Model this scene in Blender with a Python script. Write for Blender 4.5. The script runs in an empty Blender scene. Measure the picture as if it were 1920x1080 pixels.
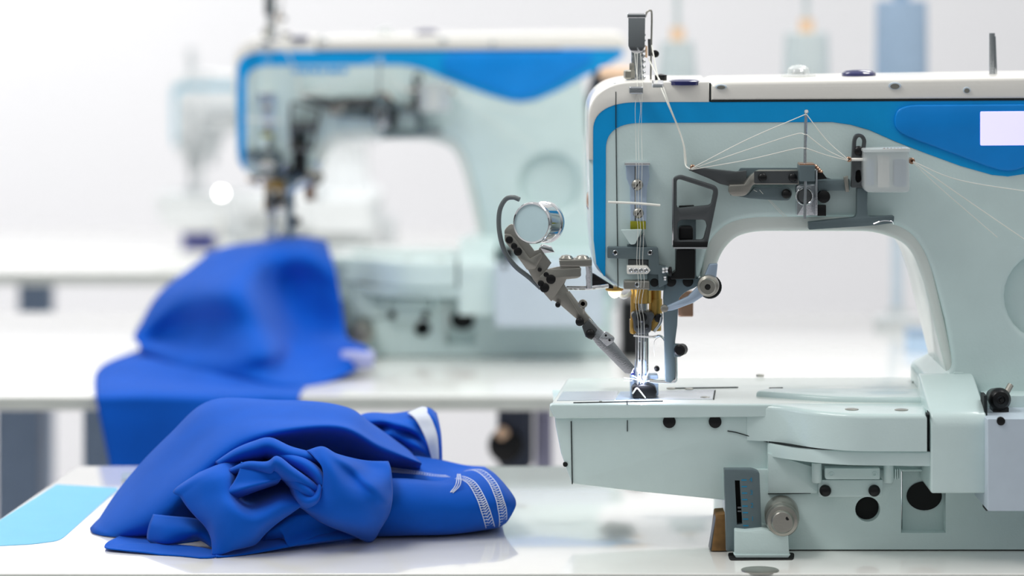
import bpy, bmesh, math, random
from mathutils import Vector, Matrix, noise
from mathutils.geometry import tessellate_polygon

random.seed(7)
F = 6200.0            # focal length in pixels of a 1920 px wide frame
CAMZ = 1.245          # camera height (m)
D0 = 2.684            # distance camera -> front plane of the near machine base (y = 0)
HY = -110.0           # picture row of the horizon
TZ = 0.75             # table top height
S = bpy.context.scene

# ---------------------------------------------------------------- camera
cd = bpy.data.cameras.new('camera'); cam = bpy.data.objects.new('camera', cd)
S.collection.objects.link(cam); S.camera = cam
cam.location = (0, -D0, CAMZ); cam.rotation_euler = (math.pi/2, 0, 0)
cd.sensor_width = 36.0; cd.lens = F/1920*36.0
cd.shift_y = -(540-HY)/1920.0
cd.clip_start = 0.1; cd.clip_end = 60
cd.dof.use_dof = True; cd.dof.focus_distance = 2.675
cd.dof.aperture_fstop = (cd.lens/1000)/0.031
# ---------------------------------------------------------------- world and lights
w = bpy.data.worlds.new('hall_light'); S.world = w; w.use_nodes = True
nt = w.node_tree; bg = nt.nodes['Background']
tc = nt.nodes.new('ShaderNodeTexCoord'); sx = nt.nodes.new('ShaderNodeSeparateXYZ')
cr = nt.nodes.new('ShaderNodeValToRGB'); mp = nt.nodes.new('ShaderNodeMapRange')
nt.links.new(tc.outputs['Generated'], sx.inputs[0]); nt.links.new(sx.outputs['Z'], mp.inputs[0])
mp.inputs[1].default_value = -1; mp.inputs[2].default_value = 1
nt.links.new(mp.outputs[0], cr.inputs[0]); nt.links.new(cr.outputs[0], bg.inputs[0])
cr.color_ramp.elements[0].position = 0.40; cr.color_ramp.elements[0].color = (.08, .085, .09, 1)
cr.color_ramp.elements[1].position = 0.75; cr.color_ramp.elements[1].color = (1, 1, 1, 1)
e = cr.color_ramp.elements.new(0.52); e.color = (.30, .33, .34, 1)
bg.inputs[1].default_value = 0.6
def area(name, loc, size, power, aim, col=(1, 1, 1)):
    l = bpy.data.lights.new(name, 'AREA'); l.shape = 'RECTANGLE'; l.size, l.size_y = size
    l.energy = power; l.color = col
    o = bpy.data.objects.new(name, l); S.collection.objects.link(o); o.location = loc
    o.rotation_euler = (Vector(aim)-Vector(loc)).to_track_quat('-Z', 'Y').to_euler(); return o
area('overhead_light', (-0.9, -0.3, 2.6), (1.2, 0.5), 17, (0, .1, .8), (1, .99, .96))
area('overhead_light', (1.0, 0.5, 2.6), (1.2, 0.5), 19, (.3, .3, .8), (1, .99, .96))
area('overhead_light', (-0.8, 1.9, 2.7), (1.4, 0.6), 16, (-.4, 2.2, .7), (1, 1, 1))
area('overhead_light', (0.9, 2.3, 2.7), (1.4, 0.6), 12, (.4, 2.4, .7), (1, 1, 1))
area('overhead_light', (-1.9, 4.1, 2.6), (1.6, 0.6), 42, (-1.9, 5, .9), (1, 1, 1))  # unseen light, added to brighten the upper left of the back wall
area('overhead_light', (0.5, 3.9, 2.8), (1.6, 0.6), 15, (0.5, 5, .8), (1, 1, 1))  # unseen light, added to lift the rest of the back wall
S.view_settings.view_transform = 'Standard'; S.view_settings.look = 'None'
S.view_settings.gamma = 1; S.view_settings.use_curve_mapping = False
S.view_settings.exposure = 0.12

# ---------------------------------------------------------------- materials
def lin(c): return tuple(((v/255)/12.92 if v/255 <= .04045 else ((v/255+.055)/1.055)**2.4) for v in c)+(1,)
MATS = {}
def mat(name, rgb, rough=.4, metal=0, coat=0, bump=0, bscale=300, var=.04, vscale=40, emit=0, sheen=0, trans=0, alpha=1, aniso=0):
    m = bpy.data.materials.new(name); m.use_nodes = True; n = m.node_tree.nodes; L = m.node_tree.links
    b = n['Principled BSDF']; c = lin(rgb)
    t = n.new('ShaderNodeTexCoord'); no = n.new('ShaderNodeTexNoise'); no.inputs['Scale'].default_value = vscale
    no.inputs['Detail'].default_value = 4
    L.new(t.outputs['Object'], no.inputs['Vector'])
    r = n.new('ShaderNodeValToRGB'); L.new(no.outputs['Fac'], r.inputs[0])
    r.color_ramp.elements[0].position = .3; r.color_ramp.elements[1].position = .7
    r.color_ramp.elements[0].color = tuple(max(0, v*(1-var)) for v in c[:3])+(1,)
    r.color_ramp.elements[1].color = tuple(min(1, v*(1+var)) for v in c[:3])+(1,)
    L.new(r.outputs[0], b.inputs['Base Color'])
    b.inputs['Roughness'].default_value = rough; b.inputs['Metallic'].default_value = metal
    b.inputs['Coat Weight'].default_value = coat; b.inputs['Coat Roughness'].default_value = .06
    b.inputs['Sheen Weight'].default_value = sheen
    b.inputs['Transmission Weight'].default_value = trans; b.inputs['Alpha'].default_value = alpha
    if emit: b.inputs['Emission Color'].default_value = c; b.inputs['Emission Strength'].default_value = emit
    if bump:
        n2 = n.new('ShaderNodeTexNoise'); n2.inputs['Scale'].default_value = bscale; L.new(t.outputs['Object'], n2.inputs['Vector'])
        bp = n.new('ShaderNodeBump'); bp.inputs['Strength'].default_value = bump; bp.inputs['Distance'].default_value = .001
        L.new(n2.outputs['Fac'], bp.inputs['Height']); L.new(bp.outputs[0], b.inputs['Normal'])
    MATS[name] = m; return m
PAINT = mat('pale_grey_enamel', (209, 229, 228), .3, coat=.4, bump=.12, bscale=500, var=.02)
COVER = mat('warm_white_plastic', (243, 241, 234), .3, coat=.5, bump=.1, bscale=300, var=.01)
BAND = mat('cyan_blue_enamel', (0, 156, 226), .35, coat=.15, bump=.1, bscale=400, var=.03)
PALEBAND = mat('pale_blue_tone', (176, 214, 232), .3, coat=.4)  # pale tone swapped in for the blue parts of the farthest machine
PANEL = mat('deep_blue_plastic', (0, 138, 226), .4, coat=.1)
SCREEN = mat('lit_lavender_display', (200, 196, 255), .3, emit=.85, var=.005)
CHROME = mat('polished_chrome', (226, 228, 230), .08, metal=1, var=.02)
STEEL = mat('brushed_steel', (205, 209, 213), .25, metal=1, bump=.1, bscale=900)
BLUESTEEL = mat('bluish_bright_steel', (186, 206, 228), .3, metal=.5)
GUN = mat('nickel_gunmetal', (168, 166, 158), .3, metal=.8, bump=.08, bscale=700)
SLATE = mat('grey_coated_metal', (104, 120, 125), .4, metal=.3, bump=.08, bscale=600)
DARKST = mat('dark_grey_steel', (84, 88, 90), .35, metal=.4)
BLACK = mat('black_oxide', (14, 15, 17), .35, metal=.3)
HOLE = mat('black_interior', (8, 9, 10), .8)
SEAM = mat('dark_joint', (20, 30, 32), .8)
BRASS = mat('brass', (222, 178, 96), .25, metal=.65)
COPPER = mat('copper_ceramic', (190, 150, 125), .2, metal=.6)
WOOD = mat('brown_cork', (140, 104, 58), .7, bump=.4, bscale=200, var=.35, vscale=60)
LEDB = mat('needle_lamp_glass', (255, 250, 225), .3, emit=2.2)
NLED = mat('needle_led', (190, 200, 255), .3, emit=12)
LIFT = mat('pale_slate_casting', (112, 130, 138), .4, metal=.2)
CLEAR = mat('frosted_clear_plastic', (225, 232, 232), .25, alpha=.55, var=.01)
GLASSY = mat('clear_acrylic', (235, 240, 240), .05, alpha=.45)
THREAD = mat('white_thread', (238, 238, 230), .7)
WIRE = mat('grey_cable_sleeve', (98, 106, 108), .45)
CLOTH = mat('royal_blue_knit', (6, 86, 192), .9, sheen=.1, bump=.25, bscale=2500, var=.06, vscale=25)
STITCH = mat('white_stitching', (215, 222, 240), .8)
TABLE = mat('white_laminate', (240, 240, 236), .14, coat=.8, bump=.03, bscale=200, var=.01)
TEDGE = mat('grey_table_edging', (190, 195, 190), .5)
SKYB = mat('sky_blue_print', (88, 180, 224), .45, coat=0, var=.02)
WALL = mat('pale_grey_wall', (232, 232, 233), .9, var=.01, vscale=2)
FLOOR = mat('light_grey_floor', (205, 203, 206), .5, var=.05, vscale=3)
LEG = mat('blue_grey_steel_paint', (128, 148, 172), .5)
CONEB = mat('slate_blue_thread', (150, 172, 196), .9, bump=.5, bscale=800)
CONEG = mat('pale_grey_thread', (196, 206, 208), .9, bump=.5, bscale=800)
PEACH = mat('peach_plastic', (240, 205, 172), .6)
VIOLET = mat('violet_blue_plastic', (80, 90, 200), .5)
CAPB = mat('navy_cap', (36, 40, 96), .15, coat=.6)
YEL = mat('yellow_brass_label', (150, 150, 30), .5, metal=.3)
INK = mat('blue_ink', (30, 130, 170), .5)
FACE = mat('pale_blue_lens', (196, 222, 228), .12, coat=.5)
THROAT = mat('enamel_lit_cream', (226, 234, 229), .3, coat=.4, bump=.1, bscale=400, var=.02)  # casting enamel toned creamier, with the light on it put into the colour
PLATE = mat('bright_ground_steel', (216, 222, 228), .22, metal=.45, bump=.05, bscale=900)
OILW = mat('pale_lavender_metal', (194, 208, 220), .4)

for m_ in (CLOTH, BAND, PANEL):
    m_.node_tree.nodes['Principled BSDF'].inputs['Specular IOR Level'].default_value = .12 if m_ is CLOTH else .3
# ---------------------------------------------------------------- geometry helpers
def W(px, py, Y):
    d = Y+D0; return Vector(((px-960)/F*d, Y, CAMZ-(py-HY)/F*d))
def G(px, py, z):
    d = (CAMZ-z)*F/(py-HY); return Vector(((px-960)/F*d, d-D0, z))
def rounded(pts, n=5):
    out = []; N = len(pts)
    for i, p in enumerate(pts):
        if len(p) < 3 or p[2] == 0: out.append((p[0], p[1])); continue
        a, b = pts[i-1], pts[(i+1) % N]; r = p[2]
        c = Vector(p[:2]); u = Vector(a[:2])-c; v = Vector(b[:2])-c
        ru = min(r, u.length*.49); rv = min(r, v.length*.49)
        s = c+u.normalized()*ru; e = c+v.normalized()*rv
        for k in range(n+1):
            t = k/n; q = s*(1-t)**2+c*2*t*(1-t)+e*t*t; out.append((q.x, q.y))
    return out
def clean(p):
    o = [p[0]]
    for q in p[1:]:
        if (Vector(q)-Vector(o[-1])).length > 1e-7: o.append(q)
    if (Vector(o[0])-Vector(o[-1])).length < 1e-7: o.pop()
    return o
def sarea(p): return sum(p[i-1][0]*p[i][1]-p[i][0]*p[i-1][1] for i in range(len(p)))/2
def inset(p, a):       # material on the left of the travel direction
    N = len(p); o = []
    for i in range(N):
        A, B, C = Vector(p[i-1]), Vector(p[i]), Vector(p[(i+1) % N])
        d1 = (B-A).normalized(); d2 = (C-B).normalized()
        n1 = Vector((-d1.y, d1.x)); n2 = Vector((-d2.y, d2.x)); m = n1+n2
        if m.length < 1e-6: m = n1
        m.normalize(); k = a/max(.4, m.dot(n1)); q = B+m*k; o.append((q.x, q.y))
    return o
def crom(P, t):
    n = len(P)-1; t = max(0, min(n-1e-9, t)); i = int(t); f = t-i
    p1, p2 = P[i], P[i+1]; p0 = P[i-1] if i > 0 else p1*2-p2; p3 = P[i+2] if i+2 <= n else p2*2-p1
    return .5*((2*p1)+(p2-p0)*f+(2*p0-5*p1+4*p2-p3)*f*f+(3*p1-p0-3*p2+p3)*f*f*f)

ORG = Vector((0, 0, 0)); ROOT = None
class M:
    def __init__(s): s.v = []; s.f = []; s.flat = False
    def prism(s, pts, holes, fr, th, bev=0, seg=2, back=False):
        O, U, V, N = fr          # N points away from the viewer side (into the material)
        loops = [clean(pts)]+[clean(h) for h in holes]
        for i, l in enumerate(loops):
            if (sarea(l) < 0) != (i > 0): l.reverse()
        levels = [(bev*(1-math.sin(math.pi/2*k/seg)), bev*(1-math.cos(math.pi/2*k/seg))) for k in range(seg+1)] if bev else [(0, 0)]
        if back and bev: levels += [(a, th-d) for a, d in reversed(levels)]
        else: levels.append((0, th))
        base = len(s.v); idx = []
        for a, d in levels:
            row = []
            for l in loops:
                q = inset(l, a) if a else l
                row.append([len(s.v)+k for k in range(len(q))])
                for x, y in q: s.v.append(O+U*x+V*y+N*d)
            idx.append(row)
        for r0, r1 in zip(idx, idx[1:]):
            for l0, l1 in zip(r0, r1):
                n = len(l0)
                for k in range(n): s.f.append((l0[k-1], l0[k], l1[k], l1[k-1]))
        for row, a in ((idx[0], levels[0][0]), (idx[-1], levels[-1][0])):
            vv = [[Vector((x, y, 0)) for x, y in (inset(l, a) if a else l)] for l in loops]
            fl = [k for l in row for k in l]
            for t in tessellate_polygon(vv): s.f.append(tuple(fl[k] for k in t))
        return s
    def plate(s, pts, Y, th, bev=0, holes=(), seg=2, back=False, n=5):
        k = (Y+D0)/F; fr = (W(960, HY, Y), Vector((k, 0, 0)), Vector((0, 0, -k)), Vector((0, 1/1, 0)))
        c = lambda q: [(x-960, y-HY) for x, y in rounded(q, n)]
        p = c(pts); hs = [c(h) for h in holes]
        # work in metres
        p = [(x*k, y*k) for x, y in p]; hs = [[(x*k, y*k) for x, y in h] for h in hs]
        fr = (fr[0], Vector((1, 0, 0)), Vector((0, 0, -1)), Vector((0, 1, 0)))
        return s.prism(p, hs, fr, th, bev*k, seg, back)
    def box(s, x0, y0, x1, y1, Y, th, bev=1, r=0): return s.plate([(x0, y0, r), (x1, y0, r), (x1, y1, r), (x0, y1, r)], Y, th, bev)
    def slab(s, pts, z, th, bev=0, seg=3, n=5, holes=()):   # points: picture positions on the plane z
        P = [G(x, y, z) for x, y in rounded(pts, n)]
        H = [[(q.x, q.y) for q in (G(x, y, z) for x, y in rounded(h, n))] for h in holes]
        return s.prism([(q.x, q.y) for q in P], H, (Vector((0, 0, z)), Vector((1, 0, 0)), Vector((0, 1, 0)), Vector((0, 0, -1))), th, bev, seg)
    def wslab(s, pts, z, th, bev=0, seg=3):
        return s.prism(rounded(pts), [], (Vector((0, 0, z)), Vector((1, 0, 0)), Vector((0, 1, 0)), Vector((0, 0, -1))), th, bev, seg)
    def xprism(s, prof, x0, x1, bev=0, seg=3):   # profile (y, z) swept along x
        return s.prism(rounded(prof), [], (Vector((x0, 0, 0)), Vector((0, 1, 0)), Vector((0, 0, 1)), Vector((1, 0, 0))), x1-x0, bev, seg, True)
    def wbox(s, a, b, bev=0):
        return s.xprism([(a[1], a[2]), (b[1], a[2]), (b[1], b[2]), (a[1], b[2])], a[0], b[0], bev)
    def lathe(s, p, axis, prof, n=24):     # prof: (radius, distance along axis)
        ax = Vector(axis).normalized(); u = ax.orthogonal().normalized(); v = ax.cross(u); rings = []
        for r, t in prof:
            if r < 1e-7: rings.append([len(s.v)]); s.v.append(p+ax*t); continue
            rings.append(list(range(len(s.v), len(s.v)+n)))
            for k in range(n):
                a = 2*math.pi*k/n; s.v.append(p+ax*t+(u*math.cos(a)+v*math.sin(a))*r)
        for a, b in zip(rings, rings[1:]):
            for k in range(n):
                if len(a) == 1 and len(b) == 1: break
                if len(a) == 1: s.f.append((a[0], b[k-1], b[k]))
                elif len(b) == 1: s.f.append((a[k-1], a[k], b[0]))
                else: s.f.append((a[k-1], a[k], b[k], b[k-1]))
        for rg in (rings[0], rings[-1]):
            if len(rg) > 1: s.f.append(tuple(rg))
        return s
    def disc(s, cx, cy, Y, r, th, bev=1.5, n=24, axis=(0, 1, 0)):
        k = (Y+D0)/F; r *= k; b = bev*k
        return s.lathe(W(cx, cy, Y), axis, [(0, 0), (r-b, 0), (r-b*.3, b*.3), (r, b), (r, th)], n)
    def ring(s, cx, cy, Y, r, r2, th, n=28, axis=(0, 1, 0)):
        k = (Y+D0)/F; r *= k; r2 *= k; b = (r-r2)*.25
        return s.lathe(W(cx, cy, Y), axis, [(r2, th), (r2, b), (r2+b, 0), (r-b, 0), (r, b), (r, th)], n)
    def sweep(s, pts, r, n=8, res=6, smooth=True, flat=None):
        if smooth and len(pts) > 2: pts = [crom(pts, k/res) for k in range((len(pts)-1)*res+1)]
        rings = []; u = None
        for i, p in enumerate(pts):
            t = (pts[min(i+1, len(pts)-1)]-pts[max(i-1, 0)]).normalized()
            u = t.orthogonal().normalized() if u is None else (u-t*u.dot(t)).normalized()
            v = t.cross(u); rr = r(i/(len(pts)-1)) if callable(r) else r
            rings.append([len(s.v)+k for k in range(n)])
            for k in range(n):
                a = 2*math.pi*k/n; s.v.append(p+(u*math.cos(a)+v*math.sin(a))*rr)
        for a, b in zip(rings, rings[1:]):
            for k in range(n): s.f.append((a[k-1], a[k], b[k], b[k-1]))
        s.f.append(tuple(rings[0])); s.f.append(tuple(rings[-1])); return s
    def tube(s, pts, r, n=8, smooth=True, res=6):
        k = (pts[0][2]+D0)/F; return s.sweep([W(*p) for p in pts], r*k, n, res, smooth)
    def sheet(s, rows, ru=6, rv=6, jit=0, js=30):
        R = [[W(*p) for p in r] for r in rows]; nr, nc = len(R)-1, len(R[0])-1
        def ev(u, v):     # u across the columns, v down the rows, in control-point units
            q = crom([crom(r, u) for r in R], v)
            return q
        base = len(s.v); A, B = nc*ru+1, nr*rv+1
        cols = [[crom(r, i/ru) for r in R] for i in range(A)]
        for j in range(B):
            for i in range(A):
                q = crom(cols[i], j/rv)
                if jit: q = q+noise.noise_vector(q*js)*jit
                s.v.append(q)
        for j in range(B-1):
            for i in range(A-1):
                a = base+j*A+i; s.f.append((a, a+1, a+A+1, a+A))
        return ev
    def build(s, name, m, parent=None, smooth=35, thick=0, open_=False, label=None):
        me = bpy.data.meshes.new(name); O = ORG if parent is not None or ROOT is not None else Vector((0, 0, 0))
        me.from_pydata([tuple(v-O) for v in s.v], [], s.f); me.validate()
        if not open_:
            bm = bmesh.new(); bm.from_mesh(me); bmesh.ops.recalc_face_normals(bm, faces=bm.faces); bm.to_mesh(me); bm.free()
        me.materials.append(m)
        if smooth:
            me.polygons.foreach_set('use_smooth', [True]*len(me.polygons))
            if smooth < 180: me.set_sharp_from_angle(angle=math.radians(smooth))
        o = bpy.data.objects.new(name, me); S.collection.objects.link(o)
        par = parent if parent is not None else ROOT
        if par is not None: o.parent = par
        if thick:
            md = o.modifiers.new('thickness', 'SOLIDIFY'); md.thickness = thick; md.offset = 0
        if label: o['label'] = label
        return o
def tag(o, label=None, cat=None, group=None, kind=None):
    if label: o['label'] = label
    if cat: o['category'] = cat
    if group: o['group'] = group
    if kind: o['kind'] = kind
    return o
def empty(name, loc, *a, **k):
    global ORG, ROOT
    o = bpy.data.objects.new(name, None); S.collection.objects.link(o); o.location = loc
    o.empty_display_size = .02; ORG = Vector(loc); ROOT = o; return tag(o, *a, **k)
def top():
    global ORG, ROOT
    ORG = Vector((0, 0, 0)); ROOT = None
def copy_tree(o, parent=None, skip=()):
    c = o.copy(); S.collection.objects.link(c); c.parent = parent
    for ch in list(o.children):
        if ch not in skip: copy_tree(ch, c, skip)
    return c
def screw(cx, cy, Y, r, m=None, parent=None, name='screw', slot=True, th=.004, hexs=False):
    k = (Y+D0)/F; R = r*k
    q = M(); p = W(cx, cy, Y)
    if hexs:
        q.lathe(p, (0, 1, 0), [(0, R*.45), (R*.45, R*.45), (R*.5, R*.1), (R*.55, 0), (R*.9, 0), (R, R*.15), (R, th)], 18)
    else:
        q.lathe(p, (0, 1, 0), [(0, -R*.12), (R*.55, -R*.06), (R*.88, R*.12), (R, R*.35), (R, th)], 20)
    o = q.build(name, m or BLACK, parent)
    if slot and not hexs:
        s = M(); c, sn = math.cos(.9), math.sin(.9); u = Vector((c, 0, sn)); v = Vector((-sn, 0, c))
        s.prism([(-R*.8, -R*.1), (R*.8, -R*.1), (R*.8, R*.1), (-R*.8, R*.1)], [], (p+Vector((0, -R*.16, 0)), u, v, Vector((0, 1, 0))), R*.2)
        mm = o.data; bm = bmesh.new(); bm.from_mesh(mm)
        vs = [bm.verts.new(x-ORG) for x in s.v]
        for f in s.f:
            nf = bm.faces.new([vs[i] for i in f]); nf.material_index = 1
        bm.to_mesh(mm); bm.free(); mm.materials.append(HOLE)
    return o
# ================================================================ the hall
def struct(o, label): return tag(o, label, kind='structure')
q = M(); q.wbox((-6, 5.0, 0), (6, 5.15, 3.2)); struct(q.build('wall_back', WALL), 'plain pale grey hall wall far behind the machines')
q = M(); q.wbox((-6, -3.4, -.1), (6, 5.15, 0)); struct(q.build('floor', FLOOR), 'light grey hall floor under the tables')

# ---------------------------------------------------------------- tables
def table(x0, x1, y0, y1, label, grp=None, corner=0, thick=.028, legs=True, legx=None):
    r = empty('work_table', ((x0+x1)/2, (y0+y1)/2, 0), label, 'table', grp)
    M().wslab([(x0, y0), (x1, y0), (x1, y1), (x0+corner, y1)], TZ, thick, .0015).build('tabletop', TABLE)
    M().wslab([(x0+.0005, y0-.0006), (x1, y0-.0006), (x1, y0+.002), (x0+.0005, y0+.002)], TZ-.002, thick-.004).build('edge_strip', TEDGE, label='grey edging along the front of the top')
    M().wbox((x0+.12, y1-.16, TZ-thick-.03), (x1-.12, y1-.12, TZ-thick), .002).build('cross_rail', LEG)
    for lx in (legx or (x0+.10, x1-.16)):
        M().wbox((lx, (y0+y1)/2-.03, .04), (lx+.05, (y0+y1)/2+.03, TZ-thick), .003).build('leg', LEG)
        M().wbox((lx-.005, y0+.04, 0), (lx+.055, y1-.04, .04), .004).build('foot_bar', LEG)
    return r
t1 = empty('work_table', (.4, .16, 0), 'white sewing table at the front, carrying the sharp machine and blue garment', 'table')
xl0, xl1 = -.4625, -.4101
M().wslab([(xl0, -.095), (1.15, -.095), (1.15, .436), (xl1, .436)], TZ, .028, .001).build('tabletop', TABLE)
M().wslab([(xl0+.0005, -.0958), (1.15, -.0958), (1.15, -.093), (xl0+.0005, -.093)], TZ-.0015, .025).build('edge_strip', TEDGE, label='grey edging along the front of the top')
M().wbox((-.3, .2, TZ-.07), (1.0, .24, TZ-.028), .002).build('cross_rail', DARKST)
for lx in (-.30, .95):
    M().wbox((lx, .14, .04), (lx+.05, .2, TZ-.028), .003).build('leg', LEG)
    M().wbox((lx-.005, -.04, 0), (lx+.055, .40, .04), .004).build('foot_bar', LEG)
# printed design lying in the laminate
def decal(pts, name, m, label, th=.0004): return M().slab(pts, TZ+th, th+.0002).build(name, m, label=label)
decal([(106, 908), (222, 915, 4), (113, 1013, 14), (60, 1020, 14), (-60, 1026), (-112, 1058), (-104, 1050), (3, 973)], 'blue_stripe', SKYB, 'sky blue slanted print at the left corner')
decal([(229, 886), (250, 886), (246, 896), (227, 900)], 'blue_patch', LEG, 'tiny grey blue print behind the garment')
# screw cap in the top, and the dark slot where the machine foot sinks in
M().lathe(W(0, 0, 0)*0+G(1425, 1067, TZ+.0012), (0, 0, -1), [(0, .0002), (.0125, 0), (.0148, .0004), (.0152, .0015)], 28).build('cap', GUN, label='grey metal disc set in the top')
M().slab([(1364, 1036, 6), (1490, 1036, 6), (1488, 1049, 5), (1368, 1050, 5)], TZ+.0005, .0008).build('slot', HOLE, label='dark slot around the machine foot')
top()
table(-1.6, 1.5, .916, 1.73, 'long white sewing table of the second machine, blurred behind the first', thick=.016, legx=(-.62, -.516, 1.2))
top()
table(-2.3, -.08, 2.27, 3.0, 'farthest white table, behind the draped blue cloth', thick=.02, legx=(-.79, -.35))
top()
# ================================================================ the near sewing machine
def circ(cx, cy, r, n=28, ry=None): return [(cx+r*math.cos(2*math.pi*t/n), cy+(ry or r)*math.sin(2*math.pi*t/n)) for t in range(n)]
BZ = 0.8692          # top of the bed
YA = .025            # front plane of the arm
mroot = W(1620, 1033, .08); mroot.z = TZ
mach = empty('sewing_machine', mroot, 'sharp white and blue industrial sewing machine at the right, on the front table', 'sewing machine', None)
# --- arm and pillar: one casting shaped like a C
arm = [(1104, 300), (1104, 156, 92), (1332, 155), (1332, 188), (2000, 184), (2050, 240), (2068, 330), (2070, 420), (2072, 600), (2090, 700), (2150, 740, 10), (2150, 900), (1742, 900), (1742, 716, 12),
       (1782, 694, 14), (1786, 676, 30), (1772, 600), (1742, 482, 60), (1700, 424, 50), (1600, 408), (1380, 408, 60), (1330, 448, 40), (1316, 505, 10), (1310, 523, 4),
       (1250, 523), (1246, 541, 4), (1165, 543, 10), (1148, 532, 10), (1112, 500, 20), (1107, 440)]
body = M().plate(arm, YA, .125, 11, seg=4, n=12, holes=[circ(1968, 556, 84)]).build('arm_casting', PAINT)
M().plate(circ(1968, 556, 88), YA+.012, .004).build('round_recess_floor', PAINT)
M().plate([(1313, 526), (1320, 470), (1342, 400), (1705, 400), (1745, 480), (1792, 688), (1785, 702), (1776, 703), (1773, 694), (1732, 530), (1706, 458, 34), (1640, 434, 28), (1392, 434, 50), (1352, 470, 40), (1337, 526)],
    YA+.003, .118, 9, seg=4, back=True, n=8).build('throat_rim', THROAT, label='smooth cream rim around the arm opening')
# joints in the casting
M().plate([(1154, 232), (1155.5, 232), (1159.5, 541), (1158, 541)], YA-.0006, .002).build('end_cover_joint', SEAM)
M().plate([(1154, 172), (1155.5, 172), (1155.5, 240), (1154, 240)], YA-.0018, .002).build('end_cover_joint', SEAM)
# --- top covers
tc_ = M().plate([(1333, 160, 4), (1345, 153, 10), (1920, 144), (2175, 142, 30), (2180, 185), (1333, 189)], YA-.002, .128, 8, seg=4, back=True).build('top_cover', COVER)
cap = M().plate([(1103.5, 300), (1103.5, 153, 94), (1330, 153), (1330, 192), (1112.5, 192, 88), (1112.5, 300)], YA-.0015, .127, 3.5, seg=3, back=True, n=14).build('end_cap', COVER)
M().plate([(1330, 156), (1333, 156), (1333, 190), (1330, 190)], YA+.0004, .12).build('cover_joint', SEAM)
M().plate([(1332, 188), (2000, 184), (2000, 188), (1332, 191)], YA-.0012, .003).build('cover_joint', SEAM)
for x, y, a, b in ((1352, 163, 11, 5), (1678, 161, 12, 7), (1813, 169, 7, 6)):
    k = (YA-.004+D0)/F
    q = M(); pr = [(x+a*math.cos(t*math.pi/8), y+b*math.sin(t*math.pi/8)) for t in range(16)]
    f = q.plate(pr, YA-.0036, .004, 1.2).build('recessed_screw', OILW, tc_)
    M().plate([(x+(px-x)*.72, y+1+(py-y)*.72) for px, py in pr], YA-.0038, .001).build('socket', GUN, tc_)
# --- blue band that follows the corner
band = [(1133, 519), (1118, 495), (1113, 450), (1112, 300), (1112, 191.5, 88), (1332, 191), (2140, 186), (2170, 200, 10), (2120, 235), (2060, 262), (1990, 300), (1930, 325),
        (1890, 331), (1860, 328), (1800, 311), (1740, 289), (1680, 266), (1630, 244), (1595, 234), (1560, 229), (1300, 230), (1136, 231, 66), (1136, 330), (1135, 515)]
M().plate(band, YA-.0008, .004, .8, seg=1, n=14).build('blue_band', BAND)
M().plate([(2000, 186), (2166, 186), (2172, 202, 6), (2120, 236), (2060, 262), (2000, 296)], YA-.0004, .11, 2).build('motor_cover', BAND)
pan = M().plate([(1676, 228, 20), (1682, 205, 18), (1706, 197, 14), (2080, 195, 20), (2090, 215, 20), (1985, 282, 20), (1925, 312, 20), (1895, 322, 20), (1865, 317, 20), (1790, 289), (1705, 258, 20), (1682, 246, 14)], YA-.004, .006, 3, seg=3).build('control_panel', PANEL)
M().plate([(1838, 209, 3), (1990, 208, 3), (1990, 272, 3), (1838, 273, 3)], YA-.0046, .002, .8).build('display', SCREEN, pan)
for i in range(3): M().disc(2012+i*24, 232, YA-.0052, 8, .003).build('panel_button', COVER, pan)
# --- handwheel on the far right end
p = W(2066, 360, .085)
M().lathe(p, (1, 0, 0), [(.012, -.01), (.05, 0), (.054, .004), (.054, .012), (.046, .016), (.044, .028), (.03, .034), (.0, .036)], 36).build('handwheel', DARKST)
M().lathe(p+Vector((.03, -.03, .028)), (1, 0, 0), [(0, -.005), (.008, 0), (.009, .012), (0, .016)], 16).build('crank_grip', PEACH)
# --- caps on the top
def topdisc(cx, cy, rx, m, name, z, h=.003):
    k = None; g = G(cx, cy, z); r = rx/F*(g.y+D0)
    return M().lathe(g, (0, 0, 1), [(r, -.003), (r, 0), (r*.8, h*.7), (r*.4, h), (0, h)], 28).build(name, m)
ztop = W(0, 153, YA).z
topdisc(1283, 152, 30, CAPB, 'oil_filler_cap', ztop+.0002, .0016)
topdisc(1610, 137, 32, CAPB, 'oil_filler_cap', W(0, 148, YA).z+.002, .003)
g = G(1497, 142, W(0, 150, YA).z+.0005)
s_ = M().lathe(g, (0, 0, 1), [(.0148, -.002), (.0148, .001), (.0095, .0015), (.009, .006), (.006, .0085), (0, .0095)], 28).build('oil_sight_dome', GLASSY)
M().lathe(g, (0, 0, 1), [(.006, .001), (.006, .004), (.003, .006), (0, .0065)], 16).build('oil_nozzle', CHROME, s_)
M().tube([(1860, 150, .09), (1860, 62, .09)], 5.5, 12, False).build('rear_thread_post', STEEL)
M().tube([(1868, 150, .088), (1865, 68, .088)], 2.2, 8, False).build('rear_thread_wire', CHROME)
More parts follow.
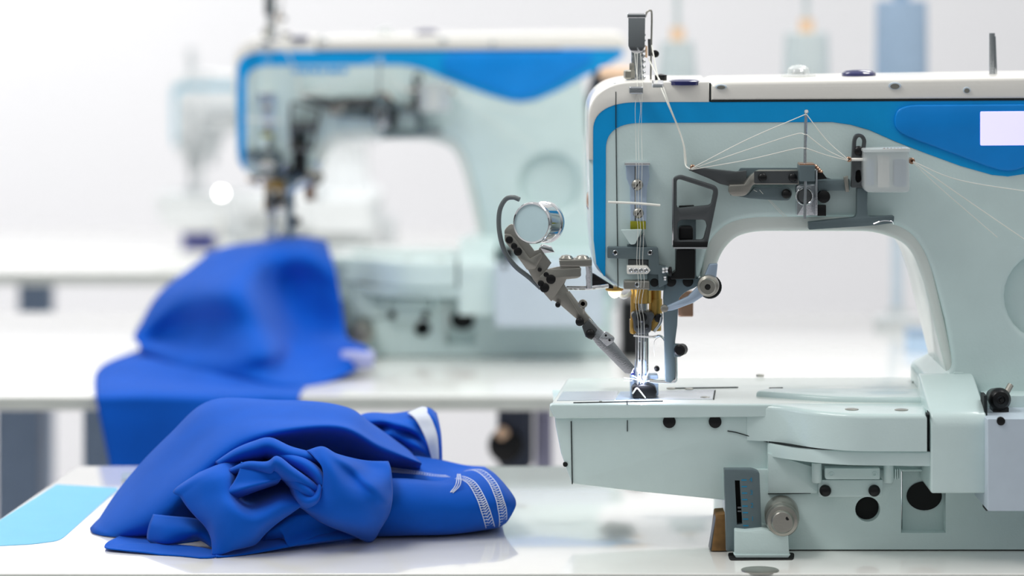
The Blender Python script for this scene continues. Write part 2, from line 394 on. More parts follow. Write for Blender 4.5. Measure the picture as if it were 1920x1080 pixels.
# --- needle-bar guard and thread tower on the end cap
YT = .06
tower = M().plate([(1178, 27, 4), (1210, 27, 4), (1209, 88), (1204, 98, 5), (1193, 101, 5), (1182, 96, 5), (1178, 86)], YT-.004, .003, 1, seg=2, back=True).build('tower_plate', CHROME)
M().plate([(1176, 25, 3), (1211, 25, 3), (1211, 34), (1176, 34)], YT-.006, .016, 2).build('bent_lip', CHROME, tower)
M().tube([(1190, 60, YT+.002), (1190, 168, YT+.002)], 6.5, 14, False).build('guard_rod', CHROME, tower)
M().tube([(1199, 60, YT+.004), (1199, 168, YT+.004)], 6.5, 14, False).build('guard_rod', STEEL, tower)
sp = M()
for i in range(9): sp.lathe(W(1206, 62+i*10, YT+.001), (0, 0, -1), [(.0012, 0), (.0022, .001), (.0022, .002), (.0012, .003)], 12)
sp.build('knurled_edge', STEEL, tower)
M().tube([(1209, 33, YT+.01), (1213, 23, YT+.01), (1219, 20, YT+.01), (1222, 28, YT+.01), (1221, 90, YT+.01), (1220, 160, YT+.01)], 1.9, 8).build('hook_wire', GUN)
M().tube([(1217, 73, YT+.006), (1218, 105, YT+.006)], 2.6, 8, False).build('wire_clamp', DARKST)
screw(1229, 101, YT+.004, 7, BLACK, name='clamp_screw')
for x0, y0, x1, y1, m in ((1180, 118, 1190, 134, GUN), (1169, 131, 1191, 148, GUN), (1173, 147, 1192, 153, STEEL), (1184, 104, 1188, 118, STEEL), (1210, 86, 1214, 108, PEACH)):
    k = (YT+D0)/F; c = (x0+x1)/2; r = (x1-x0)/2*k; h = (y1-y0)*k
    M().lathe(W(c, y1, YT), (0, 0, 1), [(r*.8, 0), (r, h*.15), (r, h*.85), (r*.8, h)], 6 if x1-x0 > 15 else 16).build('stud_nut', m, tower)
for cx in (1186, 1203, 1215):
    M().lathe(W(cx, 161, YT), (0, 0, 1), [(.004, -.001), (.005, .001), (.004, .004), (0, .005)], 16).build('thread_bushing', COPPER, tower)
M().plate([(1149, 157, 3), (1172, 155, 3), (1174, 168, 3), (1151, 170, 3)], .035, .010, 1.5).build('hex_bolt', STEEL)
M().plate([(1180, 163, 3), (1206, 163, 3), (1206, 176, 3), (1180, 176, 3)], .010, .012, 2).build('hex_bolt', STEEL)
M().slab([(1222, 157, 2), (1244, 157, 2), (1244, 150, 2), (1222, 150, 2)], ztop+.003, .003, .0005).build('thread_foot_plate', CHROME)
M().lathe(W(1239, 152, .05), (0, 0, 1), [(.0045, 0), (.005, .001), (.005, .005), (0, .006)], 16).build('foot_knob', BLACK)
# --- badge at the left edge of the head
M().lathe(W(1106, 270, .085), (-1, 0, 0), [(.018, -.002), (.018, .0015), (.014, .0028), (0, .003)], 28).build('side_cap', COVER)
M().lathe(W(1106, 376, .085), (-1, 0, 0), [(.008, -.002), (.008, .0015), (.005, .0028), (0, .003)], 20).build('side_screw', COPPER)

# --- thread take-up cover plate with two screws
YH = YA-.001
tk = M().plate([(1173, 308, 2), (1216, 308, 2), (1218, 332), (1213, 352), (1212, 420), (1183, 420), (1181, 350), (1175, 335)], YA-.006, .006, 1.5).build('thread_guide_plate', BLUESTEEL)
M().plate([(1171, 305, 3), (1219, 305, 3), (1219, 310, 3), (1171, 310, 3)], YA-.012, .012, 1).build('plate_lip', CHROME, tk)
M().plate([(1190, 312), (1192, 312), (1192, 414), (1190, 414)], YA-.0063, .001).build('slit', DARKST, tk)
screw(1195, 347, YA-.0085, 11, GUN, tk); screw(1197, 400, YA-.0085, 10, GUN, tk)
M().box(1182, 415, 1211, 430, YA-.0075, .004, 1).build('yellow_label', YEL, tk)
M().plate([(1164, 431, 2), (1204, 430, 2), (1191, 458, 3), (1182, 459, 3)], YA-.013, .003, .8).build('finger_guard', PAINT)
M().plate([(1176, 458, 2), (1192, 462), (1207, 436), (1213, 462), (1176, 463)], YA-.006, .005, .8).build('guard_bracket', SLATE)
M().tube([(1140, 379, YA-.02), (1190, 381, YA-.02), (1238, 385, YA-.02)], 2.3, 8).build('white_guide_rod', THREAD)
# --- horizontal thread bracket
br = M().plate([(1139, 463, 3), (1234, 464, 3), (1236, 497), (1250, 500, 3), (1252, 532, 3), (1150+85, 540), (1234, 515), (1216, 514), (1216, 487), (1139, 484, 2)], YA-.010, .008, 1.2).build('thread_bracket', SLATE)
for x in (1154, 1219):
    M().ring(x, 474, YA-.0108, 5, 2.8, .003).build('eyelet', CHROME, br); M().disc(x, 474, YA-.0104, 3, .001, .4).build('eyelet_hole', HOLE, br)
M().box(1178, 487, 1216, 500, YA-.007, .005, 1).build('bracket_window', DARKST, br)
M().plate([(1176, 500, 2), (1214, 500, 2), (1220, 507, 2), (1214, 514, 2), (1176, 514, 2)], YA-.022, .015, 1).build('white_guide_comb', COVER, br)
for i in range(4):
    M().ring(1183+i*9.5, 507, YA-.0235, 4, 2, .002, 14).build('comb_eyelet', STEEL, br)
M().plate([(1214, 506, 3), (1245, 506, 3), (1246, 545, 3), (1214, 545, 3)], YA-.006, .01, 1.5).build('head_block', SLATE)
M().disc(1227, 530, YA-.0065, 8, .001, .5).build('block_hole', HOLE)
lb = M().plate([(1170, 527, 3), (1218, 527, 3), (1218, 543, 2), (1170, 543, 2)], YA-.019, .014, 2).build('lower_clamp_bar', GUN)
M().ring(1195, 534, YA-.0196, 5, 2.5, .003).build('eyelet', CHROME, lb); M().disc(1195, 534, YA-.0193, 2.6, .001, .4).build('eyelet_hole', HOLE, lb)
for x, y, r, m in ((1243, 507, 6, CHROME), (1249, 506, 6, CHROME), (1256, 509, 9, BLACK), (1246, 522, 5, CHROME)):
    M().lathe(W(x-3, y, YA-.016), (1, 0, 0), [(0, 0), (r*.3/2300, 0), (r/2300, .0006), (r/2300, .0026), (r*.4/2300, .003), (0, .003)], 16).build('tension_disc', m)

# --- lever guard frame (window shaped) beside the throat
fr_ = M().plate([(1262, 333, 8), (1277, 328, 6), (1345, 350, 8), (1347, 362, 6), (1326, 464, 2), (1263, 464, 2)], YA-.020, .008, 1.8,
    holes=[[(1269, 338, 5), (1274, 336, 5), (1339, 357, 6), (1333, 385, 6), (1272, 391, 6), (1269, 386, 4)], [(1270, 418, 6), (1276, 412, 6), (1322, 412, 6), (1326, 424, 4), (1319, 450, 5), (1272, 451, 5)]]).build('lever_guard', DARKST)
M().plate([(1262, 454), (1328, 454), (1326, 466, 2), (1262, 466, 2)], YA-.024, .006, 1.5).build('guard_foot', BLACK, fr_)
M().plate([(1262, 463.5), (1326, 463.5), (1326, 466.5), (1262, 466.5)], YA-.0245, .007, .6).build('bright_edge', CHROME, fr_)
M().plate([(1260, 336), (1263, 334), (1263, 460), (1260, 460)], YA-.0205, .008, .6).build('bright_edge', CHROME, fr_)
M().plate([(1273, 386, 2), (1302, 385, 2), (1302, 390, 2), (1273, 391, 2)], YA-.006, .005, 1).build('lever_slot', BLACK)
M().plate([(1272, 424, 8), (1300, 424, 8), (1300, 450, 4), (1272, 450, 4)], YA-.012, .010, 3).build('lever_button', BLACK)
M().plate([(1266, 412), (1305, 412), (1305, 524), (1266, 524)], YA-.004, .004, 1).build('slide_plate', SLATE)
M().plate([(1268, 468, 3), (1304, 468, 3), (1303, 523, 3), (1257, 524, 3), (1257, 516), (1267, 508)], YA-.014, .012, 1.5).build('black_bracket', BLACK)

# --- presser lifter bar down to the foot
M().plate([(1246, 524), (1316, 523), (1315, 533), (1300, 541), (1284, 548, 10), (1272, 560, 8), (1270, 610), (1266, 640), (1266, 708, 4), (1258, 718), (1248, 716), (1246, 640), (1244, 560)], YA-.002, .010, 1.5).build('lifter_bar', LIFT)
for x in (1258, 1290): M().disc(x, 528, YA-.003, 10, .002, 1).build('bar_screw', BLACK)
M().tube([(1266, 650, YA+.004), (1267, 705, YA+.002), (1262, 715, YA), (1240, 716, YA), (1218, 714, YA)], 3.6, 10).build('lifter_hook', CHROME)
M().plate([(1264, 645, 3), (1278, 646, 4), (1278, 669, 4), (1264, 670, 3)], YA-.004, .006, 1.2).build('stop_lug', SLATE)
M().lathe(W(1274, 657, YA-.008), (.35, 1, 0), [(0, -.001), (.0035, -.001), (.0048, 0), (.0048, .008), (0, .008)], 18).build('stop_screw', BLACK)
# --- release lever with roller knob
lv = M().plate([(1243, 573, 5), (1250, 584, 4), (1262, 582), (1300, 568), (1318, 556), (1332, 538), (1343, 522), (1346, 494, 3), (1330, 495, 3), (1322, 515), (1308, 538), (1290, 556), (1250, 574, 4)], YA-.018, .005, 1.6, back=True).build('release_lever', BLUESTEEL)
kn = M()
kx, ky = 1327, 538; k = 2.69/F
kn.lathe(W(kx, ky, YA-.035), (.10, 1, -.02), [(0, .001), (.0022, .001), (.0024, -.001), (.006, -.001), (.0065, .001), (.0068, .006), (.0085, .007), (.0088, .010), (.0085, .012), (.0088, .014), (.0088, .02), (.006, .022)], 28)
kn.build('roller_knob', GUN, lv)
M().lathe(W(kx, ky, YA-.0345), (.10, 1, -.02), [(0, -.001), (.0023, -.001), (.0023, .001)], 6).build('knob_socket', HOLE, lv)
M().lathe(W(kx+4, ky, YA-.017), (0, 1, 0), [(.0088, 0), (.0098, .001), (.0098, .004), (.0088, .006)], 28).build('knob_rim', BLACK, lv)
M().disc(1246, 579, YA-.022, 7, .006, 1.5).build('lever_pivot', GUN, lv)
M().plate([(1270, 546, 4), (1300, 546, 4), (1300, 594, 3), (1272, 594, 3)], .12, .01, 1).build('rear_copper_block', COPPER)

# --- needle bar, clamp, needles
YN = .040; k = (YN+D0)/F
def vcyl(cx, y0, y1, r, m, name, Y=YN, n=20, ch=.6, par=None):
    R = r*k; h = (y1-y0)*k; c = ch*k
    return M().lathe(W(cx, y1, Y), (0, 0, 1), [(0, 0), (R-c, 0), (R, c), (R, h-c), (R-c, h), (0, h)], n).build(name, m, par)
vcyl(1205, 540, 568, 17, BRASS, 'needle_bar_bushing')
vcyl(1190, 540, 625, 8, BRASS, 'guide_post', YN+.004)
vcyl(1230, 540, 620, 10, BRASS, 'presser_bushing', YN+.006)
vcyl(1229, 560, 590, 13, BRASS, 'presser_collar', YN+.006)
nb = vcyl(1205, 560, 640, 9, CHROME, 'needle_bar')
cl = M().plate([(1183, 590, 5), (1190, 584, 3), (1222, 585, 3), (1228, 592, 4), (1222, 604), (1221, 622, 4), (1213, 626, 4), (1197, 626, 4), (1189, 620, 4), (1188, 603)], YN-.010, .018, 2.5).build('needle_clamp', DARKST)
l_ = bpy.data.lights.new('needle_glow', 'POINT'); l_.energy = .05; l_.color = (.75, .8, 1); l_.shadow_soft_size = .002
lo = bpy.data.objects.new('needle_glow', l_); S.collection.objects.link(lo); lo.location = W(1205, 706, YN-.022)
screw(1203, 596, YN-.014, 10, BLACK, cl)
for x in (1197, 1213): screw(x, 613, YN-.012, 4, BLACK, cl, slot=False)
M().disc(1235, 597, YN-.006, 8, .006, 2).build('clamp_knob', BLACK, cl)
M().plate([(1181, 600), (1188, 600), (1188, 628, 4), (1181, 624, 2)], YN-.002, .008, 1).build('clamp_wing', BRASS, cl)
M().tube([(1240, 588, YN-.004), (1238, 605, YN-.006), (1226, 622, YN-.006)], 3, 8).build('spreader_hook', STEEL)
M().tube([(1188, 629, YN-.006), (1222, 632, YN-.006), (1238, 630, YN-.004), (1247, 640, YN), (1250, 660, YN)], 2.2, 8).build('spreader_wire', CHROME)
vcyl(1204, 626, 700, 8, CHROME, 'presser_bar', YN+.01)
for i, x in enumerate((1194, 1204, 1214)):
    M().lathe(W(x, 722, YN-.004), (0, 0, 1), [(.0001, 0), (.0006, .004), (.0009, .02), (.0011, .03), (.0011, .043)], 10).build('needle', CHROME)
M().plate([(1192, 676, 3), (1215, 676, 3), (1217, 702, 3), (1190, 702, 3)], YN+.004, .012, 2).build('foot_shank', BLUESTEEL)
pf = M().plate([(1182, 704, 3), (1234, 703, 3), (1235, 742, 4), (1182, 744, 3)], YN+.002, .014, 2.5).build('presser_foot', BLUESTEEL)
M().plate([(1185, 724, 8), (1203, 720, 6), (1228, 722, 12), (1232, 735), (1228, 748, 4), (1186, 748, 4)], YN-.012, .016, 4).build('foot_toe', BLACK, pf)
M().tube([(1186, 738, YN-.014), (1194, 728, YN-.016), (1202, 736, YN-.016), (1210, 746, YN-.013)], 1.6, 6).build('looper_thread', THREAD, pf)
M().box(1183, 694, 1190, 706, YN+.006, .006, 1, 3).build('foot_lug', VIOLET, pf)
M().disc(1232, 692, YN+.004, 5, .006, 2).build('foot_pin', BLACK, pf)
M().lathe(W(1205, 716, YN-.010), (0, 0, 1), [(0, -.001), (.0014, -.0005), (.0018, 0), (.0014, .0005), (0, .001)], 12).build('needle_led', NLED, pf)
# sparkle of fine threads around the needles
for a, b in (((1160+10, 714), (1185, 714)), ((1196, 712), (1170, 708)), ((1210, 712), (1216, 696)), ((1212, 715), (1236, 711)), ((1186, 704), (1204, 714)), ((1215, 700), (1221, 688))):
    M().tube([(a[0], a[1], YN-.012), (b[0], b[1], YN-.012)], .7, 5, False).build('loose_thread', THREAD)
# --- lamp bulb under the head
lampb = M().lathe(W(1153, 541, YN), (-.1, -.2, -1), [(.0055, 0), (.0055, .003), (.0045, .0055), (.002, .0075), (0, .008)], 20).build('needle_lamp', LEDB)
M().lathe(W(1152, 539, YN), (0, 0, -1), [(.0075, -.001), (.0075, .002), (.006, .003)], 20).build('lamp_socket', BRASS)
M().tube([(1160, 548, YN+.002), (1166, 556, YN+.002), (1174, 556, YN+.002), (1188, 545, YN+.004)], 4, 10).build('lamp_tube', COVER)

# --- tension assembly on the arm
YB = YA-.012
rb = M().plate([(1388, 315, 3), (1497, 315, 3), (1560, 336), (1592, 336, 2), (1592, 357, 2), (1545, 357), (1496, 356, 3), (1496, 345), (1400, 345, 10), (1378, 335, 6)], YA-.003, .004, 1).build('mounting_rail', SLATE)
M().plate([(1291, 319, 2), (1298, 313, 3), (1380, 322), (1400, 320), (1400, 346, 3), (1376, 351, 6), (1350, 345), (1330, 335)], YB, .006, 1.5).build('take_up_blade', DARKST)
M().ring(1299, 314, YB-.002, 5, 2, .008, 16).build('ceramic_eyelet', COPPER)
bk = M().plate([(1367, 347, 3), (1395, 346), (1406, 330, 6), (1422, 319, 5), (1498, 319), (1498, 346), (1412, 346, 4), (1404, 361, 6), (1396, 368, 8), (1372, 368, 8), (1366, 360, 3)], YB-.008, .008, 1.6).build('tension_bracket', GUN)
M().plate([(1414, 321, 3), (1496, 321), (1496, 344), (1414, 344, 3)], YB-.0085, .001).build('bracket_face', DARKST, bk)
for x, y in ((1430, 333), (1487, 333)): screw(x, y, YB-.012, 8, BLACK, bk, slot=False)
M().plate([(1370, 366), (1404, 364), (1414, 352), (1480, 352, 6), (1487, 362, 8), (1480, 376, 6), (1460, 376), (1405, 372)], YB, .008, 1.4).build('lower_blade', SLATE)
screw(1475, 364, YB-.006, 9, BLACK, slot=False)
ta = M().plate([(1492, 350, 8), (1500, 346, 4), (1531, 346, 2), (1531, 404), (1494, 404, 2), (1494, 372)], YB-.006, .012, 2).build('tension_arm', STEEL)
M().ring(1509, 368, YB-.010, 17, 14, .006).build('ring', CHROME, ta); M().disc(1509, 368, YB-.009, 14, .004, 4).build('spring_drum', DARKST, ta)
M().plate([(1529, 320), (1533, 318), (1533, 404), (1529, 404)], YB-.014, .012, .8).build('side_wall', STEEL, ta)
bb = M().plate([(1499, 310, 2), (1528, 310, 2), (1528, 340, 2), (1499, 340, 2)], YB-.024, .022, 1.2).build('clamp_block', SLATE)
M().plate([(1500, 307), (1527, 307), (1529, 310), (1499, 310)], YB-.023, .020, .6).build('copper_face', COPPER, bb)
for i in range(4): M().lathe(W(1529+i*3.2, 313+i*3.5, YB-.012), (0, 0, 1), [(.002, 0), (.0022, .001), (.001, .002), (0, .002)], 10).build('coil', COPPER, bb)
M().plate([(1533, 320), (1540, 320), (1551, 335), (1533, 337)], YB-.008, .006, .8).build('ratchet', BLACK)
M().tube([(1511, 212, YB-.014), (1509, 310, YB-.016)], 3.2, 10, False).build('upright_rod', STEEL)
M().tube([(1510, 338, YB-.020), (1509, 410, YB-.020)], 2.8, 10, False).build('upright_rod', STEEL)
M().lathe(W(1512, 212, YB-.014), (0, 0, 1), [(.0015, 0), (.002, .001), (.0015, .0025), (0, .003)], 12).build('rod_tip', CHROME)
M().disc(1545, 369, YB-.002, 12, .008, 2).build('adjusting_screw', BLACK)
M().box(1533, 385, 1549, 405, YB, .008, 1).build('black_stop', BLACK)
M().plate([(1534, 338), (1580, 337), (1593, 336), (1593, 357), (1534, 358)], YB+.001, .006, 1.2).build('link_bar', SLATE)
M().plate([(1582, 332, 2), (1590, 330), (1592, 360), (1586, 360)], YB-.003, .006, 1).build('link_tab', GUN)
# --- right thread guide: ring bracket, tee foot
rg = M().plate([(1599, 262, 8), (1604, 251, 8), (1618, 251, 8), (1625, 262, 6), (1622, 290), (1622, 352, 3), (1596, 352, 3), (1597, 300)], YB-.003, .006, 1.4, holes=[[(1606, 262, 5), (1611, 256, 4), (1618, 262, 5), (1616, 282, 4), (1605, 282, 4)], [(1605, 320, 4), (1613, 318, 4), (1616, 338, 5), (1609, 344, 5), (1604, 338, 4)]]).build('slotted_bracket', DARKST)
screw(1611, 283, YB-.007, 9, BLACK, rg, slot=False)
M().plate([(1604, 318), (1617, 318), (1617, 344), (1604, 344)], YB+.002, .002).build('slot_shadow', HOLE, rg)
M().plate([(1607, 352), (1627, 352), (1626, 385), (1627, 406, 5), (1660, 406), (1677, 405, 2), (1676, 418, 3), (1640, 423), (1517, 431, 2), (1516, 417, 2), (1560, 412), (1604, 408, 6), (1607, 400)], YB, .010, 1.2).build('tee_guide', SLATE)
M().tube([(1638, 420, YB-.004), (1655, 414, YB-.006), (1672, 415, YB-.006), (1676, 420, YB-.003)], 1.2, 6).build('wire_loop', CHROME)
M().tube([(1591, 299, YB-.010), (1625, 299, YB-.010)], 3, 10, False).build('thread_tube', COVER)
M().ring(1592, 299, YB-.014, 5, 2, .008, 16).build('ceramic_eyelet', COPPER)
bx = M().plate([(1620, 283, 2), (1704, 281, 2), (1706, 352, 2), (1704, 361, 8), (1624, 361, 8), (1620, 350)], YB-.022, .020, 2.5, back=True).build('silicone_box', CLEAR)
M().plate([(1619, 280, 2), (1707, 278, 2), (1707, 285, 2), (1619, 286, 2)], YB-.024, .024, 1).build('box_lid', CLEAR, bx)
M().plate([(1627, 300, 3), (1640, 300, 3), (1640, 348, 3), (1627, 348, 3)], YB-.0165, .012, 1.5).build('felt_pad', CONEB, bx)
M().plate([(1646, 292, 3), (1668, 292, 3), (1668, 352, 3), (1646, 352, 3)], YB-.0165, .012, 1.5).build('felt_pad', COVER, bx)
M().plate([(1677, 300, 3), (1700, 300, 3), (1700, 350, 3), (1677, 350, 3)], YB-.0165, .012, 1.5).build('felt_pad', CONEB, bx)
for i in range(7): M().lathe(W(1658+i*6.5, 280, YB-.02), (0, 0, 1), [(.001, 0), (.0012, .0006), (0, .0012)], 8).build('lid_stud', COPPER, bx)
M().ring(1710, 302, YB-.016, 6, 2.2, .010, 16).build('ceramic_eyelet', COPPER)

# --- threads
def thr(pts, r=1.1): M().tube(pts, r*.8, 6).build('thread', THREAD)
Yt = YB-.014
thr([(1296, 316, Yt), (1400, 262, Yt-.002), (1511, 214, YB-.017)]); thr([(1296, 317, Yt), (1400, 281, Yt), (1490, 252, Yt), (1510, 252, YB-.018)]); thr([(1296, 318, Yt), (1400, 300, Yt), (1490, 279, Yt), (1510, 278, YB-.019)])
thr([(1512, 214, YB-.017), (1550, 263, Yt), (1590, 299, YB-.015)]); thr([(1512, 252, YB-.018), (1550, 281, Yt), (1590, 300, YB-.015)]); thr([(1512, 278, YB-.019), (1550, 291, Yt), (1590, 301, YB-.015)])
thr([(1712, 303, YB-.018), (1800, 338, YA-.008), (1960, 364, YA-.006)]); thr([(1712, 304, YB-.018), (1800, 366, YA-.008), (1930, 455, YA-.006)]); thr([(1712, 305, YB-.018), (1760, 350, YA-.008), (1870, 445, YA-.006)], .8)
thr([(1222, 85, YT), (1235, 150, .03), (1250, 190, .012), (1268, 232, YA-.008), (1281, 270, YA-.008), (1285, 308, YA-.010), (1294, 317, Yt)], 1.7)
thr([(1216, 110, YT), (1228, 135, .045), (1242, 160, .018), (1256, 200, .012), (1272, 240, YA-.008), (1283, 275, YA-.010), (1287, 308, YA-.010)], 1.7)
for dx, w_ in ((0, 3), (5, -2), (11, 2)):
    thr([(1190+dx, 100, YT-.008), (1192+dx+w_, 160, .020), (1194+dx-w_, 200, .012), (1192+dx, 250, YA-.006), (1193+dx, 300, YA-.016)], .5)
    thr([(1193+dx, 306, YA-.016), (1192+dx, 380, YA-.017), (1196+dx, 430, YA-.018), (1194+dx, 490, YA-.02), (1197+dx, 530, YA-.022), (1192+dx, 570, YN-.02), (1197+dx, 612, YN-.018), (1196+dx, 720, YN-.012)], .5)
thr([(1424, 356, YB-.002), (1450, 385, YA-.006), (1470, 406, YA-.004)], .7); thr([(1413, 356, YB-.002), (1440, 372, YA-.006), (1475, 406, YA-.004)], .5)
thr([(1240, 630, YN-.006), (1227, 640, YN-.012), (1227, 668, YN-.012)], .6)

# ================================================================ bed and base
bed = M().plate([(1040, 778), (1042, 800), (1052, 850), (1072, 907, 6), (1200, 922), (1362, 938), (1460, 944), (1460, 778)], .004, .15, 3, seg=2).build('cylinder_bed', PAINT)
M().plate([(1070, 790), (1072, 790), (1074, 908), (1072, 908)], .0032, .002).build('bed_joint', SEAM)
M().plate([(1175.5, 788), (1177, 788), (1177, 809), (1175.5, 809)], .0033, .002).build('bed_joint', SEAM)
M().tube([(1364, 808, .0035), (1385, 812, .0033), (1440, 829, .002)], 1, 6).build('bed_joint', SEAM)
for x in (1255, 1341): M().disc(x, 791, .0018, 12, .004, 1).build('bed_screw', BLACK)
M().disc(1060, 871, .003, 4.5, .003, .5).build('screw_hole', HOLE)
tp = M().slab([(1030, 757), (1062, 708), (1740, 706), (1740, 757), (1470, 757, 4)], BZ, .0105, .004, seg=4).build('bed_plate', THROAT)  # cream top: reflected light painted into the enamel colour
# lip with rounded right end
M().plate([(1030, 762, 5), (1034, 758.5, 3), (1466, 759, 6), (1462, 776, 10), (1440, 782, 6), (1040, 785, 6)], -.0012, .01, 2.5, seg=3).build('front_lip', PAINT)
# needle plate, slide plate and joints on the bed surface
M().slab([(1044, 751), (1056, 734), (1160, 733), (1152, 750)], BZ+.0004, .001).build('slide_plate', PLATE)
npl = M().slab([(1154, 748), (1163, 734), (1200, 733), (1200, 748)], BZ+.0006, .002, .0002).build('needle_plate', BLUESTEEL)
M().slab([(1200, 748), (1202, 733), (1340, 730), (1336, 748)], BZ+.0005, .002, .0002).build('needle_plate', PLATE, label='long polished needle plate beside the presser foot')
for a in (((1337, 748), (1340, 731), (1342, 731), (1339, 748)), ((1250, 727), (1384, 725), (1384, 725.6), (1250, 727.6)), ((1075, 754), (1243, 751), (1243, 751.4), (1075, 754.4)), ((1175, 751), (1176.5, 751), (1177, 757), (1175.5, 757)), ((1442, 726.5), (1468, 726), (1468, 727), (1442, 727.5)), ((1710, 715), (1728, 715), (1728, 716), (1710, 716))):
    M().slab(list(a), BZ+.0007, .0008).build('plate_joint', SEAM)
for x, y, r in ((1322, 746, 9), (1258, 729, 8), (1292, 730, 8), (1425, 704, 8), (1285, 763, 0), (1126, 754, 3)):
    if r:
        g = G(x, y, BZ); M().lathe(g+Vector((0, 0, -.001)), (0, 0, 1), [(r/2300, 0), (r/2300, .0017), (r*.8/2300, .002), (0, .0018)], 18).build('plate_screw', GUN)
# --- bulging cloth plate in front of the pillar
cpz = BZ+.001
plan = [(1395, 745, 20), (1460, 768, 60), (1520, 786, 60), (1600, 795, 30), (1738, 796), (1738, 718)]
zc = BZ-.0002; zs = W(0, 846, -.05).z
cp = M().slab([(1398, 757.5, 4), (1465, 760, 40), (1525, 771, 50), (1600, 776.5, 30), (1738, 777), (1738, 728), (1440, 728, 20)], zc, zc-zs-.0006, .004, seg=5).build('cloth_plate', PAINT)
M().slab([(1412, 733, 12), (1480, 738, 60), (1560, 744, 40), (1738, 746), (1738, 728), (1440, 727, 10)], zc+.0045, .006, .003, seg=4).build('raised_step', PAINT, cp)
for x, y in ((1597, 768), (1690, 769)):
    M().lathe(G(x, y, zc), (0, 0, 1), [(.0055, -.001), (.0055, .0005), (.004, .0009), (0, .0006)], 20).build('plate_screw', GUN, cp)
M().plate([(1738, 778), (1741, 778), (1741, 846), (1737, 846)], -.0492, .04).build('plate_joint', SEAM)
zs = W(0, 846, -.05).z
M().slab([(1738, 777), (1738, 712), (1741, 712), (1742, 777)], zc+.0002, .001).build('plate_joint', SEAM)
M().slab([(1441, 827), (1500, 837, 60), (1580, 843, 40), (1745, 845), (1745, 790), (1441, 790)], zs+.0006, .0012).build('plate_joint', SEAM)
sh = M().slab([(1438, 828, 2), (1500, 838, 60), (1580, 845, 40), (1748, 847), (1748, 790), (1440, 790)], zs, .0115, .002, seg=3).build('lower_shelf', PAINT)
M().plate([(1440, 828), (1465, 838), (1465, 858), (1440, 852)], .001, .01).build('shelf_root', PAINT)
# --- stepped block in front of the pillar
b0 = W(1745, 780, -.055); b1 = W(1850, 925, -.055)
z700 = W(0, 702, .02).z
M().xprism([(.03, z700, .004), (.018, z700, .01), (-.052, b0.z+.003, .01), (-.056, b0.z-.006, .004), (-.056, b1.z, .003), (.03, b1.z)], b0.x, b1.x, .002).build('pillar_block', PAINT)
# --- oil / belt box at the right
a0 = W(1851, 786, -.07); a1 = W(2150, 958, -.07)
M().wbox((a0.x, -.07, a1.z), (a1.x, .05, a0.z), .0015).build('side_box', OILW)
M().disc(1877, 790, -.0712, 8, .003, 1).build('box_screw', BLACK)
M().plate([(1847, 742), (1925, 742), (2150, 742), (2150, 786), (1847, 786)], -.004, .03, 1).build('box_backing', PAINT)
M().plate([(1845, 742), (1851, 742), (1853, 958), (1849, 958)], -.05, .02).build('box_gap', SEAM)
kb = M().lathe(W(1877, 750, -.035), (-.06, 1, -.02), [(0, .002), (.003, .001), (.0034, 0), (.0065, .0005), (.0088, .0035), (.0092, .006), (.0085, .012), (.006, .03)], 28).build('feed_knob', BLACK)
M().lathe(W(1879, 751, -.0347), (0, 1, 0), [(0, 0), (.0018, 0), (.0018, .002)], 8).build('knob_socket', HOLE, kb)
M().tube([(1886, 738, -.026), (1895, 722, -.022)], 6, 10, False).build('knob_lever', GUN, kb)
M().plate([(1862, 764, 2), (1892, 764, 2), (1892, 776, 2), (1862, 776, 2)], -.03, .02, 1.5).build('knob_mount', BLACK)
M().plate([(1788, 698, 3), (1808, 698, 3), (1808, 735, 3), (1790, 735, 3)], YA-.0015, .003, 1).build('cast_pad', PAINT)
# --- base
M().plate([(1362, 880), (2150, 880), (2150, 1031, 4), (1362, 1031, 4)], 0, .17, 2, holes=[circ(1627, 955, 23), [(1690, 884), (1773, 884), (1773, 999), (1690, 999)]]).build('base_casting', PAINT)
M().plate([(1692, 884), (1772, 884), (1772, 998), (1692, 998)], .014, .004).build('recess_floor', PAINT)
M().plate(circ(1733, 930, 33, 32, 27), .013, .002).build('recess_hole', HOLE)
M().disc(1627, 955, .010, 23, .004, .5).build('round_hole_bottom', HOLE)
M().plate([(1440, 850), (1534, 878), (1534, 925, 4), (1440, 925)], -.004, .01, 1.5).build('raised_panel', PAINT)
M().plate([(1440, 850), (2000, 850), (2000, 884), (1440, 884)], .004, .1).build('upper_base', PAINT)
for x0, x1 in ((1522, 1541), (1656, 1676)):
    M().lathe(W((x0+x1)/2, 905, -.010), (0, 0, 1), [(0, -.0006), (.0035, 0), (.0042, .001), (.0042, .016)], 16).build('hinge_boss', PAINT)
br2 = M().plate([(1535, 900, 3), (1655, 900), (1655, 932, 4), (1535, 932, 4)], -.010, .012, 1.5).build('lower_bracket', PAINT)
M().plate([(1547, 878, 2), (1650, 878, 2), (1650, 899, 3), (1547, 899, 5)], -.016, .012, 1.5).build('bracket_bar', PAINT, br2)
for x in (1559, 1640): M().ring(x, 889, -.0168, 5, 2.5, .002, 14).build('bar_screw', PAINT, br2)
for x in (1548, 1640): screw(x, 921, -.014, 11, BLACK, br2, slot=False)
for i in range(3): M().box(1678+i*4, 880, 1680.5+i*4, 899, -.012, .008, .5).build('spring_fin', PAINT)
M().tube([(1440, 926, -.0035), (1520, 925, -.0035)], .9, 6, False).build('base_joint', SEAM)
M().plate([(1362, 1030.5), (2150, 1030.5), (2150, 1031.5), (1362, 1031.5)], .004, .16).build('base_gasket', HOLE)
